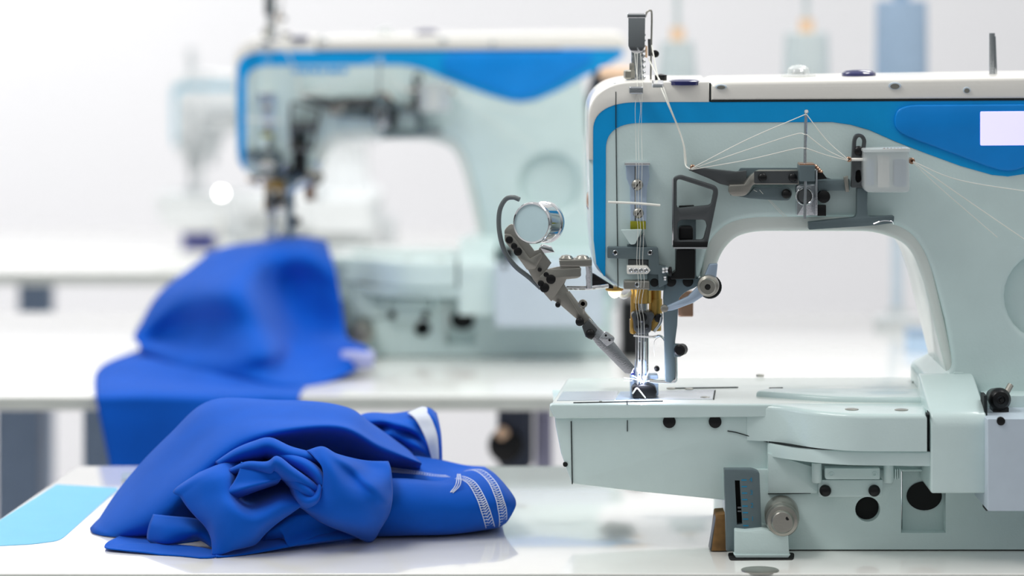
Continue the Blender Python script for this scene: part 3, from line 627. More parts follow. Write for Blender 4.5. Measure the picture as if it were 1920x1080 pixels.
# --- gauge bracket with printed scale
gz = M().plate([(1358, 880, 2), (1410, 880, 4), (1424, 885, 5), (1428, 992, 3), (1393, 996, 3), (1379, 994), (1379, 1033), (1362, 1033)], -.022, .010, 1.2, holes=[[(1378, 901), (1387, 901), (1392, 983, 2), (1382, 984, 2)]]).build('scale_bracket', SLATE)
M().plate([(1376, 899), (1390, 899), (1394, 986), (1380, 986)], -.013, .002).build('slot_back', HOLE, gz)
M().plate([(1383, 950), (1392, 950), (1392, 953.5), (1383, 953.5)], -.018, .003).build('pointer', CHROME, gz)
M().plate([(1383, 957), (1392, 957), (1392, 960), (1383, 960)], -.018, .003).build('pointer', CHROME, gz)
for i in range(8):
    M().plate([(1390+i*.5, 899+i*12.2), (1400+i*.5, 899+i*12.2), (1400+i*.5, 901.5+i*12.2), (1390+i*.5, 901.5+i*12.2)], -.0223, .001).build('scale_tick', INK, gz)
def text(s_, px, py, Y, h, m, name, par=None):
    c = bpy.data.curves.new(name, 'FONT'); c.body = s_; c.size = h*(Y+D0)/F*1.35; c.align_x = 'CENTER'; c.align_y = 'CENTER'; c.extrude = .0001
    o = bpy.data.objects.new(name, c); S.collection.objects.link(o); o.rotation_euler = (math.pi/2, 0, 0)
    o.location = W(px, py, Y)-ORG; c.materials.append(m)
    dg = bpy.context.evaluated_depsgraph_get(); me = bpy.data.meshes.new_from_object(o.evaluated_get(dg)); loc, rot = o.location.copy(), o.rotation_euler.copy()
    bpy.data.objects.remove(o); o = bpy.data.objects.new(name, me); S.collection.objects.link(o); o.location, o.rotation_euler = loc, rot; o.parent = par or ROOT; return o
for t_, x, y in (('4', 1408, 900), ('3', 1409, 924), ('2', 1410, 948), ('1', 1411, 973)): text(t_, x, y, -.0225, 9, INK, 'scale_numeral', gz)
M().lathe(W(1467, 977, -.034), (.06, 1, .04), [(0, -.006), (.008, -.006), (.0092, -.0045), (.0095, -.001), (.012, -.0005), (.0132, .002), (.0132, .006), (.0125, .008), (.0138, .010), (.0138, .034)], 36).build('adjusting_knob', GUN)
M().disc(1477, 972, -.0404, 4, .002, .5).build('knob_hole', HOLE)
M().plate([(1378, 994, 3), (1398, 996), (1428, 993), (1478, 1003), (1480, 1042, 2), (1378, 1042, 2)], -.033, .035, 1.8).build('foot_block', PAINT)
M().plate([(1376, 1040), (1482, 1040), (1478, 1046, 2), (1380, 1046, 2)], -.034, .03, 1).build('foot_flange', PAINT)
M().plate([(1343, 965, 3), (1360, 964), (1362, 1033), (1334, 1033)], -.004, .03, 1.5).build('cork_pad', WOOD)
M().plate([(1331, 1032), (1336, 1002), (1343, 966), (1346, 966), (1342, 1032)], -.003, .02, .8).build('dark_belt', DARKST)
b_ = W(2155, 860, .05)
M().wbox((b_.x, .0, TZ+.0006), (b_.x+.022, .12, b_.z), .003).build('belt_guard', BLACK)

# ================================================================ parts only the near machine shows: loupe arm
YL = -.004
lp = empty('tmp', (0, 0, 0)); bpy.data.objects.remove(lp); ORG = mroot.copy(); ROOT = mach
la = M().plate([(945, 432, 6), (958, 418, 8), (968, 425), (1002, 470), (1010, 468), (1015, 458, 3), (1024, 462, 3), (1020, 475), (1034, 493), (1026, 505), (1046, 500, 6), (1088, 500, 3), (1090, 518, 4), (1082, 522), (1062, 524), (1058, 533), (1067, 548), (1110, 600), (1100, 612), (1090, 606), (1046, 568, 3), (1030, 560), (1000, 525), (975, 478), (948, 450)], YL, .003, 1, back=True).build('loupe_arm', GUN)
M().plate([(946, 438, 4), (960, 440, 6), (994, 485, 2), (1014, 473, 2), (1018, 478, 3), (1004, 504, 4), (988, 506), (972, 484), (946, 452, 4)], YL-.0015, .002, .8).build('slotted_plate', GUN, la)
M().plate([(1010, 520, 5), (1026, 505, 3), (1090, 502, 3), (1088, 520, 3), (1062, 523, 3), (1034, 566, 3), (1020, 550)], YL-.0025, .0025, .9).build('hinge_plate', GUN, la)
for x, y, r in ((955, 450, 7), (964, 462, 6), (971, 472, 8), (1012, 506, 4), (1024, 515, 5), (1033, 524, 9), (1014, 532, 6), (1021, 540, 9)):
    M().disc(x, y, YL-.0038, r, .003, 1.5, 16).build('arm_screw', BLACK, la)
M().plate([(1012, 464, 3), (1018, 459, 3), (1034, 463), (1040, 473), (1020, 475)], YL-.004, .008, 1).build('thumb_tab', CHROME, la)
lens = M().lathe(W(997, 418, YL-.028), (.48, 1, -.06), [(.0148, .0008), (.0150, -.0006), (.0160, -.001), (.0168, .0006), (.0168, .003), (.0160, .0035), (.0160, .022), (.0168, .0225), (.0170, .026), (.0160, .028), (.002, .028)], 48).build('lens_barrel', CHROME, la)
M().lathe(W(997, 418, YL-.028), (.48, 1, -.06), [(0, .0), (.0149, .0006), (.0149, .004)], 48).build('lens_face', FACE, la)
M().tube([(974, 374, YL-.006), (962, 370, YL-.004), (948, 374, YL), (937, 395, YL+.002), (936, 430, YL+.003), (945, 468, YL+.004), (965, 498, YL+.004), (992, 520, YL+.004), (1014, 540, YL+.006)], 4.6, 12).build('cable', WIRE, la)
# lower arm: slim blades down to the foot
M().plate([(1060, 548), (1068, 546), (1112, 604), (1148, 645), (1140, 652), (1100, 612)], YL-.001, .002, .8).build('upper_blade', GUN, la)
M().plate([(1104, 596, 2), (1112, 604), (1150, 640), (1190, 688), (1183, 702, 3), (1172, 700), (1120, 648), (1100, 620)], YL-.003, .002, .7).build('lower_blade', STEEL, la)
M().tube([(1068, 550, YL), (1100, 590, YL+.004), (1150, 650, YL+.014), (1187, 698, YL+.030)], 2, 8).build('guide_rod', CHROME, la)
M().plate([(1091, 612, 3), (1104, 600, 3), (1120, 618), (1110, 638, 3), (1098, 632)], YL-.006, .005, 1.2).build('pivot_block', DARKST, la)
for x, y, r in ((1087, 604, 8), (1107, 627, 9), (1046, 572, 5)): screw(x, y, YL-.008, r, BLACK, la, slot=False)
M().plate([(1122, 634, 3), (1136, 621, 3), (1153, 634, 3), (1150, 642, 3), (1138, 650, 3)], YL-.009, .006, 1.2).build('slide_clamp', STEEL, la)
for x, y in ((1136, 629), (1143, 638)): M().disc(x, y, YL-.0096, 2.2, .002, .4, 10).build('clamp_screw', BLACK, la)
M().ring(1093, 570, YL-.002, 8.5, 4, .002, 20).build('wire_eye', GUN, la)
M().tube([(1094, 578, YL-.001), (1094, 590, YL), (1092, 594, YL)], 2.4, 8).build('eye_stem', GUN, la)
# mount on the machine head
mt = M().plate([(1048, 488, 3), (1110, 486, 3), (1110, 500, 3), (1050, 500, 3)], YL-.003, .02, 1.2).build('mount_plate', GUN, la)
for x in (1062, 1092):
    M().lathe(W(x, 482, YL+.005), (0, 0, 1), [(.006, -.004), (.006, -.001), (.004, .0012), (0, .002)], 20).build('dome_screw', GUN, la)
M().tube([(1075, 492, YL+.002), (1098, 493, YL+.002), (1104, 502, YL+.002), (1105, 540, YL+.004)], 6, 10).build('bent_strap', STEEL, la)
M().tube([(1062, 540, YL+.006), (1104, 540, YL+.006), (1140, 536, YL+.012)], 4, 10).build('cross_bar', CHROME, la)
M().plate([(1098, 515, 6), (1112, 513, 3), (1150, 537), (1150, 542, 2), (1100, 536, 3)], YA-.006, .008, 1.5).build('mount_foot', BLACK, la)
top()
loupe = la
# ================================================================ the machines behind
m2 = copy_tree(mach, None, skip=(loupe,))
m2.location = mach.location+Vector((-.3955, 1.251, 0)); tag(m2, 'blurred white and blue sewing machine with blue cloth draped over its bed')
ORG = m2.location.copy(); ROOT = m2
# lettering plate on its arm (too soft to read in the photograph): short blue strokes
lg = M()
for x0, x1 in ((548, 560), (564, 578), (582, 596), (600, 611), (616, 634), (638, 650)): lg.box(x0, 127, x1, 137, YA-.001+1.251, .001, .5, 2)
lg.build('blue_lettering', BAND)
M().lathe(W(1122, 138, 1.20), (1, 0, -.02), [(0, 0), (.006, .001), (.0085, .006), (.0085, .04), (0, .045)], 20).build('grip_handle', PEACH)
for ch in list(m2.children):
    if ch.name.startswith('rear_thread'): bpy.data.objects.remove(ch); continue
    if ch.name.startswith('needle_lamp'): ch.material_slots[0].link = 'OBJECT'; ch.material_slots[0].material = COVER
    if ch.name.startswith('control_panel'):
        for c in list(ch.children): bpy.data.objects.remove(c)
top()
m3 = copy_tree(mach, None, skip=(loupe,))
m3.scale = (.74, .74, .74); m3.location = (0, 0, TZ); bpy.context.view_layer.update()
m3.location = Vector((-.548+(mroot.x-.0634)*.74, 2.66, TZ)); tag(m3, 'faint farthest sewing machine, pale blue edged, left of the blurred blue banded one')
PALE = mat('off_white_tone', (238, 241, 242), .4); PALEG = mat('pale_grey_tone', (205, 210, 212), .5)  # pale tones that replace every colour on the farthest machine, dark parts included
def recolour(o):
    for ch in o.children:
        recolour(ch)
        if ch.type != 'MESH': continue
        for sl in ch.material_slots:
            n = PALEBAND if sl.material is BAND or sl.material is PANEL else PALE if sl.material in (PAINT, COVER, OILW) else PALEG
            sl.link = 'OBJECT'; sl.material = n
recolour(m3)
for ch in list(m3.children):
    if ch.name.startswith('control_panel'):
        for c in list(ch.children): bpy.data.objects.remove(c)
top()
# small lamp glowing beside the farthest machine
y = 2.45
r = empty('work_lamp', (W(415, 470, y).x, y, TZ), 'tiny bright round lamp left of the blurred machine, above the blue cloth', 'lamp')
M().lathe(Vector((W(415, 0, y).x, y, TZ)), (0, 0, 1), [(.018, 0), (.018, .006), (.004, .008), (.0025, .01), (.0025, .075)], 16).build('stand', COVER)
M().lathe(W(415, 362, y)+Vector((0, .012, 0)), (0, -1, 0), [(0, 0), (.006, .002), (.007, .012)], 16).build('lamp_head', COVER)
M().lathe(W(415, 362, y), (0, -1, 0), [(.006, 0), (.005, .002), (0, .003)], 16).build('lamp_bulb', mat('bright_lamp_glass', (255, 255, 250), .3, emit=14))
top()
g = G(345, 462, TZ)
g = Vector((W(345, 0, 2.5).x, 2.5, TZ))
# small items on the far tables
def thing(name, label, cat, loc): return empty(name, loc, label, cat)
q = thing('bobbin_case', 'small violet blue box on the farthest table, left of the glowing lamp', 'box', (g.x, 2.75, TZ))
M().wbox((g.x-.026, 2.73, TZ), (g.x+.026, 2.77, TZ+.014), .002).build('body', VIOLET); M().wbox((g.x-.027, 2.729, TZ+.014), (g.x+.027, 2.771, TZ+.018), .001).build('lid', CAPB)
top()
p = G(1725, 660, TZ)
q = thing('small_carton', 'pale blue little carton seen low in the right corner of the machine opening', 'box', p)
M().wbox((p.x-.016, p.y-.012, TZ), (p.x+.02, p.y+.02, TZ+.026), .001).build('body', mat('pale_blue_card', (190, 215, 240), .8)); M().wbox((p.x-.0165, p.y-.0125, TZ+.02), (p.x+.0205, p.y+.0205, TZ+.027), .0005).build('lid', CONEB)
top()
# thread stand with three cones, on the second table behind the near machine
ys = 1.62
base = Vector((W(1682, 0, ys).x, ys, TZ))
st = empty('thread_stand', base, 'grey thread stand whose pole shows through the near machine opening', 'thread stand')
M().lathe(base, (0, 0, 1), [(0, 0), (.03, 0), (.03, .006), (.014, .009), (.012, .02)], 24).build('foot', PALEG)
M().lathe(base, (0, 0, 1), [(.0075, .008), (.0075, W(0, 230, ys).z-TZ-.0065), (0, W(0, 230, ys).z-TZ-.0062)], 16).build('pole', OILW)
zt = W(0, 230, ys).z
M().wslab([(W(1180, 0, ys).x, ys-.04, .01), (W(1790, 0, ys).x, ys-.04, .01), (W(1790, 0, ys).x, ys+.04, .01), (W(1180, 0, ys).x, ys+.04, .01)], zt, .006, .001).build('tray', LEG)
top()
def cone(px, ytop, hw, m, label, pin=True, taper=.75):
    X = W(px, 0, ys).x; k = (ys+D0)/F; r = hw*k; zz = W(0, ytop, ys).z
    o = empty('thread_cone', (X, ys, zt), label, 'thread cone', 'thread cones on the stand')
    c = Vector((X, ys, zt+.0006)); h = zz-zt
    M().lathe(c, (0, 0, 1), [(r*.5, 0), (r*.98, 0), (r, .004), (r*taper, h-.004), (r*taper*.94, h), (r*.35, h)], 32).build('thread_winding', m)
    M().lathe(c, (0, 0, 1), [(r*.45, -.0), (r*.3, h+.018), (r*.22, h+.018)], 20).build('cone_core', PEACH if pin else CONEB)
    if pin: M().lathe(c, (0, 0, 1), [(.004, 0), (.004, h+.075), (0, h+.076)], 10).build('spindle_pin', CONEG)
cone(1270, 78, 44, CONEG, 'faint grey thread cone with peach tip, just right of the thread tower', True, .72)
cone(1512, 62, 46, CONEG, 'pale grey thread cone with peach tip, in the middle of the three', True, .9)
cone(1690, 2, 50, CONEB, 'tall slate blue thread cone, rightmost of the three', False, .96)
top()
# motor box under the second table
yb = 1.2; a = W(932, 772, yb); b = W(1000, 880, yb)
bx_ = empty('motor_box', ((a.x+b.x)/2, yb+.05, b.z), 'dark motor box hanging under the second table, between garment and bed', 'motor')
q = M(); q.wbox((a.x, yb, b.z), (b.x, yb+.12, TZ-.0165), .01); q.build('housing', mat('dark_blue_grey_metal', (52, 60, 78), .5))
M().lathe(W(948, 835, yb-.002), (-.3, -1, 0), [(.02, -.01), (.02, .006), (.012, .012), (0, .013)], 24).build('pulley', BLACK)
M().lathe(W(942, 812, yb-.01), (0, -1, 0), [(.008, 0), (.008, .004), (0, .006)], 16).build('switch_knob', PEACH)
top()
a = W(1003, 772, 1.25); b = W(1036, 880, 1.25)
q = M(); q.wbox((a.x, 1.25, 0), (b.x, 1.29, TZ-.0165), .003)
tag(q.build('drawer_support', mat('lilac_grey_paint', (168, 168, 195), .6)), 'lilac grey upright under the second table, right of the dark motor box', 'post')
# ================================================================ the blue garment on the front table
gm = empty('garment', G(560, 1000, TZ), 'crumpled royal blue knit garment with white stitched hem on the front table', 'garment')
def resample(r, n):
    P = [Vector(p) for p in r]; return [tuple(crom(P, k*(len(P)-1)/(n-1))) for k in range(n)]
EDGE = [-.095]
def cloth(name, rows, ru=8, rv=8, jit=.0007, js=28, parent=None, thick=.0011, label=None, m=None):
    n = max(len(r) for r in rows); rows = [resample(r, n) if len(r) != n else r for r in rows]
    q = M(); ev = q.sheet(rows, ru, rv, jit, js)
    for i, v in enumerate(q.v):            # nothing sinks into the table top it rests on
        if parent is None and v.z < TZ+.0009 and v.y > EDGE[0]: v.z = TZ+.0009
    o = q.build(name, m or CLOTH, parent, smooth=180, thick=thick, open_=True, label=label); return o, ev
# back fold: high ridge that rolls over towards the front
cloth('back_fold', [
    [(236, 934, .25), (300, 900, .27), (360, 880, .29), (440, 850, .29), (560, 845, .29), (650, 850, .29), (710, 870, .28), (790, 885, .26)],
    [(176, 992, .12), (243, 904, .16), (322, 822, .17), (402, 762, .18), (530, 760, .18), (640, 770, .18), (695, 800, .18), (775, 852, .19)],
    [(170, 999, .085), (240, 908, .13), (320, 824, .13), (400, 756, .14), (530, 756, .14), (650, 767, .14), (700, 798, .14), (775, 855, .155)],
    [(183, 1006, .07), (262, 930, .075), (345, 855, .08), (428, 790, .09), (540, 786, .09), (645, 792, .09), (706, 822, .10), (785, 862, .12)],
    [(205, 1010, .062), (296, 962, .035), (368, 892, .035), (448, 832, .045), (540, 806, .05), (640, 802, .06), (712, 838, .08), (790, 868, .10)],
    [(236, 1009, .064), (318, 990, .045), (384, 916, .06), (462, 852, .075), (545, 826, .08), (640, 822, .085), (712, 855, .10), (790, 872, .12)],
    [(265, 1003, .08), (345, 985, .09), (420, 950, .12), (490, 900, .14), (555, 880, .15), (640, 875, .15), (715, 885, .15), (790, 888, .15)],
    [(280, 985, .10), (360, 980, .12), (440, 970, .15), (500, 940, .16), (560, 920, .16), (640, 910, .16), (715, 905, .16), (790, 900, .16)]], 8, 7, .0016, 14)
# flat folded hem at the front left
cloth('lower_fold', [
    [(352, 986, .09), (300, 984, .085), (250, 994, .07), (215, 1010, .05), (199, 1019, .02), (198, 1027, .0), (225, 1031, -.008), (270, 1036, -.016), (330, 1044, -.024), (376, 1053, -.034)],
    [(365, 1000, .08), (320, 1003, .07), (280, 1010, .055), (240, 1018, .04), (212, 1022, .02), (208, 1028, .004), (235, 1031, -.004), (280, 1033, -.01), (340, 1038, -.016), (395, 1052, -.033)],
    [(385, 1005, .07), (345, 1014, .055), (300, 1021, .04), (260, 1022, .03), (230, 1022, .02), (222, 1025, .008), (248, 1027, .0), (300, 1028, -.004), (360, 1034, -.01), (408, 1046, -.028)],
    [(410, 1008, .065), (375, 1022, .045), (330, 1026, .03), (290, 1024, .02), (250, 1021, .014), (240, 1020, .01), (270, 1020, .008), (330, 1021, .006), (385, 1028, .0), (430, 1042, -.02)]], 6, 6, .0004)
cloth('hem_tongue', [
    [(404, 1040, -.024), (430, 1040, -.02), (470, 1036, -.012), (520, 1028, .0), (600, 1018, .02), (690, 1008, .05)],
    [(408, 1044, -.03), (436, 1043, -.024), (476, 1034, -.014), (530, 1024, -.004), (600, 1010, .012), (690, 1000, .045)],
    [(420, 1020, .01), (440, 1010, .02), (480, 1000, .03), (530, 990, .035), (600, 975, .045), (690, 970, .07)]], 6, 5, .0006)
# small dark inner leaf
cloth('inner_leaf', [
    [(288, 965, .03), (320, 968, .02), (360, 972, .02), (395, 980, .02), (420, 990, .02)],
    [(280, 985, .018), (315, 990, .004), (355, 993, .004), (385, 998, .008), (405, 1010, .006)],
    [(276, 1009, .014), (310, 1016, .002), (345, 1010, .006), (370, 1004, .01), (405, 1022, .0)],
    [(282, 1018, .012), (320, 1019, .01), (350, 1014, .016), (375, 1012, .02), (400, 1028, .0)]], 6, 6, .0005)
# central crumple with its hanging front leaf
cloth('front_leaf', [
    [(440, 835, .09), (470, 830, .09), (500, 836, .09), (530, 845, .09), (560, 858, .09), (590, 870, .09)],
    [(400, 868, .05), (432, 862, .05), (470, 858, .05), (505, 860, .055), (535, 862, .05), (570, 870, .06)],
    [(328, 917, .012), (375, 888, .012), (425, 868, .02), (470, 872, .036), (515, 866, .02), (555, 880, .03)],
    [(338, 932, .004), (385, 902, -.006), (430, 892, -.002), (470, 902, .034), (525, 884, .03), (565, 900, .014)],
    [(350, 950, .0), (390, 932, -.014), (430, 926, -.016), (468, 934, .024), (528, 908, .03), (572, 922, .006)],
    [(366, 968, -.004), (398, 958, -.022), (434, 950, -.030), (474, 958, -.018), (530, 940, -.012), (580, 938, .002)],
    [(385, 988, -.008), (405, 982, -.026), (438, 972, -.034), (480, 976, -.032), (524, 962, -.02), (562, 950, -.004)],
    [(396, 1012, -.016), (410, 1010, -.026), (440, 1005, -.032), (474, 1004, -.026), (500, 988, -.018), (545, 962, -.004)],
    [(398, 1042, -.024), (415, 1040, -.027), (438, 1031, -.024), (462, 1026, -.018), (482, 1018, -.012), (500, 992, -.012)]], 8, 8, .0007)
# fold lips above it
def lip(name, spine, w0, w1, ydep, back=.03):
    # spine: picture points; the cloth rises to the spine and falls away in front and behind
    rows = []
    for k, (o, dy) in enumerate(((w0*1.3, back), (w0*.5, back*.45), (0, 0), (-.1*w1, -ydep*.7), (-.5*w1, -ydep), (-w1, -ydep*.55), (-w1*1.35, back*.3))):
        r = []
        for i, (x, y_, Y) in enumerate(spine):
            a = Vector(spine[max(i-1, 0)][:2]); b = Vector(spine[min(i+1, len(spine)-1)][:2]); t = (b-a).normalized(); n_ = Vector((-t.y, t.x))
            if n_.y < 0: n_ = -n_
            f = math.sin(math.pi*(.12+.76*i/(len(spine)-1)))
            c = Vector((x, y_))-n_*o*f*(1 if k < 2 else 1); r.append((c.x if k > 1 else x, (c.y if k > 1 else y_+o*.4), Y+dy*f))
        rows.append(r)
    return cloth(name, rows, 8, 6, .0004)
lip('upper_fold', [(405, 866, .03), (440, 843, .03), (475, 828, .03), (507, 821, .03), (545, 838, .028), (590, 850, .024), (630, 862, .02)], 10, 30, .022)
lip('small_fold', [(430, 880, .01), (462, 866, .004), (500, 866, -.004), (520, 856, -.008), (548, 876, -.008), (585, 902, -.004), (610, 925, .0)], 8, 24, .016)
cloth('pouch', [
    [(452, 866, .0), (480, 870, -.004), (508, 868, -.006), (524, 857, -.008)],
    [(448, 885, -.004), (478, 886, -.010), (506, 886, -.012), (530, 875, -.010)],
    [(438, 905, -.008), (474, 902, -.014), (505, 900, -.014), (529, 890, -.008)],
    [(424, 926, -.014), (462, 915, -.020), (495, 907, -.017), (524, 901, -.006)],
    [(436, 938, -.006), (470, 925, -.002), (498, 915, .004), (518, 908, .012)]], 8, 7, .0004)
lip('twist_fold', [(500, 840, .025), (540, 850, .018), (575, 862, .01), (600, 880, .004), (612, 905, .0), (606, 935, .0)], 8, 22, .016)
lip('twist_fold', [(515, 868, .005), (545, 884, .0), (572, 905, -.004), (592, 925, -.004), (603, 945, -.002)], 7, 20, .014)
# twisted right lobe
cloth('right_lobe', [
    [(560, 862, .05), (600, 856, .05), (640, 862, .055), (690, 872, .06), (730, 872, .07)],
    [(574, 846, .018), (604, 838, .018), (632, 852, .03), (680, 864, .045), (728, 866, .05)],
    [(590, 858, .0), (612, 852, .0), (650, 868, .004), (690, 880, .03), (733, 880, .036)],
    [(606, 880, -.010), (625, 880, -.012), (662, 896, .004), (696, 908, -.004), (735, 905, .026)],
    [(604, 915, -.012), (632, 915, -.018), (672, 925, -.010), (716, 936, -.002), (736, 925, .026)],
    [(585, 944, -.008), (632, 946, -.018), (680, 952, -.012), (716, 955, .008), (734, 948, .026)],
    [(556, 948, .002), (616, 968, -.010), (672, 982, -.004), (708, 985, .014), (728, 968, .03)],
    [(548, 938, .02), (600, 978, .008), (655, 1000, .016), (694, 1016, .036), (714, 990, .04)]], 8, 7, .0007)
cloth('loop_fold', [
    [(540, 905, .01), (553, 938, .0), (572, 952, -.004), (596, 944, -.006), (604, 920, -.006)],
    [(546, 898, -.004), (558, 930, -.014), (576, 942, -.02), (596, 934, -.018), (602, 912, -.014)],
    [(556, 890, -.004), (566, 920, -.012), (580, 930, -.014), (592, 924, -.012), (598, 905, -.006)],
    [(566, 890, .012), (574, 910, .01), (582, 915, .01), (588, 910, .01), (592, 900, .012)]], 7, 7, .0004)
cloth('lower_leaf', [
    [(500, 985, .012), (550, 965, .01), (600, 965, .014), (650, 975, .03)],
    [(500, 1000, .004), (525, 990, .0), (545, 1000, .006), (600, 985, .02), (650, 990, .035)],
    [(490, 1015, .01), (530, 1010, .006), (545, 1025, -.004), (600, 1003, .016), (650, 1000, .04)]], 7, 7, .0006)
cloth('under_layer', [
    [(430, 985, .05), (520, 960, .06), (600, 950, .07), (700, 960, .08)],
    [(430, 1025, .01), (520, 1010, .02), (600, 1000, .035), (700, 1005, .05)]], 6, 6, .001)
# sleeve lying to the right: front layer, inner layer, and its stitched hem
slv, ev = cloth('sleeve_front', [
    [(640, 905, .10), (700, 899, .09), (760, 899, .088), (826, 904, .09), (858, 890, .12), (885, 876, .17), (908, 876, .19)],
    [(640, 915, .075), (700, 903, .075), (760, 901, .076), (832, 906, .08), (870, 890, .105), (905, 882, .125), (926, 888, .13)],
    [(645, 930, .06), (705, 912, .05), (765, 908, .052), (835, 913, .06), (885, 905, .075), (925, 903, .085), (948, 912, .095)],
    [(650, 955, .045), (710, 940, .035), (770, 936, .036), (840, 938, .045), (895, 932, .055), (940, 930, .065), (966, 940, .075)],
    [(655, 985, .045), (712, 972, .038), (772, 968, .036), (845, 966, .045), (902, 960, .052), (942, 955, .062), (960, 962, .072)],
    [(660, 1004, .06), (712, 1004, .056), (772, 1003, .056), (845, 1001, .062), (908, 993, .075), (935, 988, .085), (945, 982, .095)],
    [(670, 1004, .09), (720, 998, .09), (775, 990, .10), (845, 985, .11), (900, 975, .13), (930, 965, .15), (940, 958, .16)]], 9, 8, .0008, 12)
sbk, ev2 = cloth('sleeve_back', [
    [(640, 850, .16), (700, 848, .16), (760, 853, .16), (820, 862, .17), (870, 873, .18), (905, 876, .19)],
    [(640, 866, .14), (700, 862, .14), (760, 868, .14), (820, 878, .15), (862, 882, .165), (890, 878, .18)],
    [(640, 890, .13), (700, 886, .125), (760, 890, .12), (830, 897, .12), (858, 890, .14), (885, 879, .175)],
    [(640, 915, .12), (700, 910, .115), (760, 908, .11), (830, 905, .11), (858, 895, .135), (885, 884, .175)]], 7, 7, .0006)
# rear sleeve with its turned white hem
cloth('rear_sleeve', [
    [(640, 800, .24), (690, 779, .25), (740, 776, .26), (775, 782, .27)],
    [(640, 800, .20), (684, 776, .20), (735, 776, .21), (772, 772, .22)],
    [(660, 810, .18), (697, 790, .165), (738, 788, .18), (783, 790, .18)],
    [(680, 822, .185), (712, 802, .18), (752, 800, .165), (795, 812, .178)],
    [(700, 835, .175), (728, 815, .165), (768, 815, .18), (804, 835, .168)],
    [(720, 848, .185), (748, 832, .175), (782, 836, .165), (812, 858, .175)],
    [(740, 875, .18), (764, 862, .18), (795, 862, .18), (820, 878, .18)]], 9, 8, .0008)
cloth('hem_band', [
    [(764, 775, .19), (790, 764, .20), (805, 766, .205)],
    [(776, 784, .178), (798, 780, .182), (811, 780, .19)],
    [(788, 802, .172), (808, 800, .176), (819, 800, .184)],
    [(800, 828, .166), (815, 826, .170), (824, 825, .178)],
    [(812, 868, .168), (822, 868, .172), (828, 866, .178)]], 7, 7, .0003, label='white turned hem band', m=mat('white_hem_tape', (206, 212, 224), .85, bump=.3, bscale=1500))
cloth('cuff', [
    [(790, 763, .203), (806, 766, .205), (818, 775, .215)],
    [(803, 778, .186), (814, 782, .188), (822, 790, .2)],
    [(814, 800, .180), (820, 802, .18), (826, 812, .19)],
    [(821, 828, .175), (825, 830, .175), (828, 838, .185)],
    [(826, 866, .172), (828, 868, .175), (829, 868, .18)]], 7, 7, .0003)
# --- stitching
def stitches(ev, path, n, half, name='chain_stitch', par=None, r=.00042, lift=.0012):
    q = M(); V = [Vector(p) for p in path]; pts = [crom(V, (len(V)-1)*k/n) for k in range(n+1)]
    Q = [ev(p.x, p.y)+Vector((0, -lift, lift*.5)) for p in pts]
    L, R = [], []
    for i, p in enumerate(Q):
        t = (Q[min(i+1, n)]-Q[max(i-1, 0)]).normalized(); u_, v_ = pts[i].x, pts[i].y
        du = ev(u_+.05, v_)-ev(u_-.05, v_); dv = ev(u_, v_+.05)-ev(u_, v_-.05); nn = du.cross(dv).normalized(); s = t.cross(nn).normalized()
        L.append(p+s*half); R.append(p-s*half)
    q.sweep(L, r, 5, 2); q.sweep(R, r, 5, 2)
    for i in range(n):
        m_ = (L[i]+R[i])*.5+(Q[min(i+1, n)]-Q[i])*.45
        q.sweep([L[i], m_, R[i]], r*.9, 5, 3); q.sweep([L[i]*.8+R[i]*.2, (L[i]+R[i])*.5+(Q[i+1]-Q[i])*.8, L[i]*.3+R[i]*.7], r*.7, 4, 3)
    return q.build(name, STITCH, par)
stitches(ev, [(4.3, .35), (4.72, 1), (4.88, 2), (4.85, 3), (4.98, 4), (5.4, 4.8)], 30, .0036, par=slv)
stitches(ev, [(3.65, 1.1), (3.95, 2), (4.1, 3), (4.18, 4), (4.3, 4.9)], 26, .0036, par=slv)
q = M()
for k, c in enumerate(((0, 0), (4, 3), (8, 2))):
    q.tube([(858+c[0]*.6, 889, .085), (856+c[0], 903, .062), (853+c[0], 912, .058), (846+c[0]*.8, 921, .054), (841+c[0], 926-c[1], .052)], .9, 6)
q.build('loose_thread_ends', STITCH, slv)
stitches(ev2, [(1.5, 1.75), (2.0, 1.75), (2.6, 1.75), (3.3, 1.8)], 28, .0028, 'inner_stitching', sbk, .00025)
top()

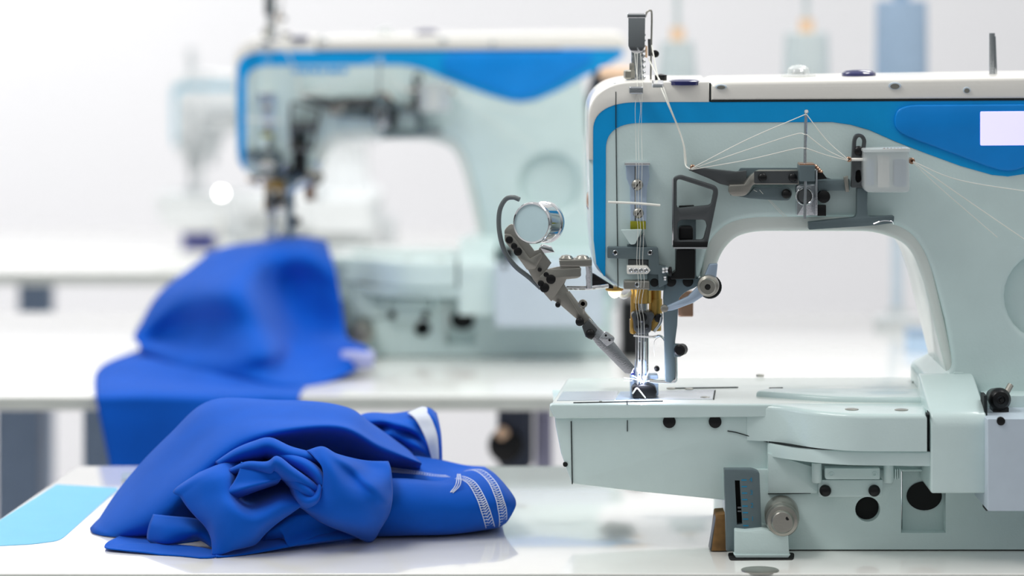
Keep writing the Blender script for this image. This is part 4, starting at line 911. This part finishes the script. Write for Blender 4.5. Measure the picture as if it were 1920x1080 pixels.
# ================================================================ the blue cloth on the second machine
EDGE[0] = .914
dc = empty('draped_cloth', G(420, 700, TZ), 'blurred royal blue cloth draped over the second machine bed and hanging off its table', 'cloth')
cloth('drape', [
    [(388, 474, 1.37), (430, 462, 1.36), (480, 455, 1.36), (530, 445, 1.36), (575, 446, 1.36), (610, 452, 1.36)],
    [(376, 488, 1.25), (425, 470, 1.255), (480, 462, 1.26), (530, 450, 1.26), (580, 450, 1.26), (616, 462, 1.26)],
    [(300, 545, 1.20), (372, 520, 1.16), (450, 500, 1.15), (520, 485, 1.20), (580, 482, 1.19), (630, 505, 1.20)],
    [(262, 605, 1.18), (345, 560, 1.13), (446, 548, 1.06), (520, 540, 1.20), (585, 535, 1.20), (640, 560, 1.19)],
    [(250, 632, 1.15), (325, 612, 1.15), (466, 610, 1.04), (540, 612, 1.16), (585, 612, 1.19), (648, 625, 1.17)],
    [(258, 642, 1.14), (320, 640, 1.14), (484, 665, .99), (548, 662, 1.10), (600, 655, 1.12), (660, 640, 1.10)],
    [(262, 655, 1.13), (330, 665, 1.08), (440, 695, 1.0), (535, 715, .98), (610, 690, 1.06), (690, 655, 1.06)],
    [(270, 680, 1.14), (330, 690, 1.06), (440, 715, 1.0), (550, 735, .98), (620, 715, 1.02), (695, 685, 1.08)]], 8, 8, .002, 9)
cloth('hanging_end', [
    [(262, 655, 1.2), (330, 655, 1.18), (420, 665, 1.14), (500, 680, 1.12), (560, 700, 1.08)],
    [(200, 680, 1.10), (290, 675, 1.10), (400, 690, 1.04), (500, 708, 1.0), (572, 730, .98)],
    [(178, 703, 1.02), (280, 712, 1.0), (400, 722, .98), (500, 735, .95), (566, 742, .95)],
    [(178, 738, .913), (280, 738, .912), (400, 740, .910), (500, 741, .910), (562, 744, .910)],
    [(184, 770, .900), (280, 770, .903), (400, 772, .898), (500, 772, .903), (560, 775, .900)],
    [(206, 880, .900), (290, 880, .912), (400, 885, .895), (490, 885, .910), (560, 880, .900)],
    [(214, 960, .900), (295, 960, .915), (400, 960, .89), (490, 960, .912), (560, 960, .900)]], 8, 7, .0015, 9)
cloth('rolled_cuff', [
    [(636, 652, 1.12), (665, 650, 1.11), (698, 656, 1.09)],
    [(640, 662, 1.08), (668, 661, 1.06), (702, 664, 1.05)],
    [(636, 684, 1.07), (664, 688, 1.06), (700, 686, 1.05)],
    [(634, 692, 1.10), (660, 694, 1.09), (698, 690, 1.08)]], 6, 6, .0005, label='pale lavender end of the cloth', m=mat('lavender_lining', (170, 175, 215), .8))
top()
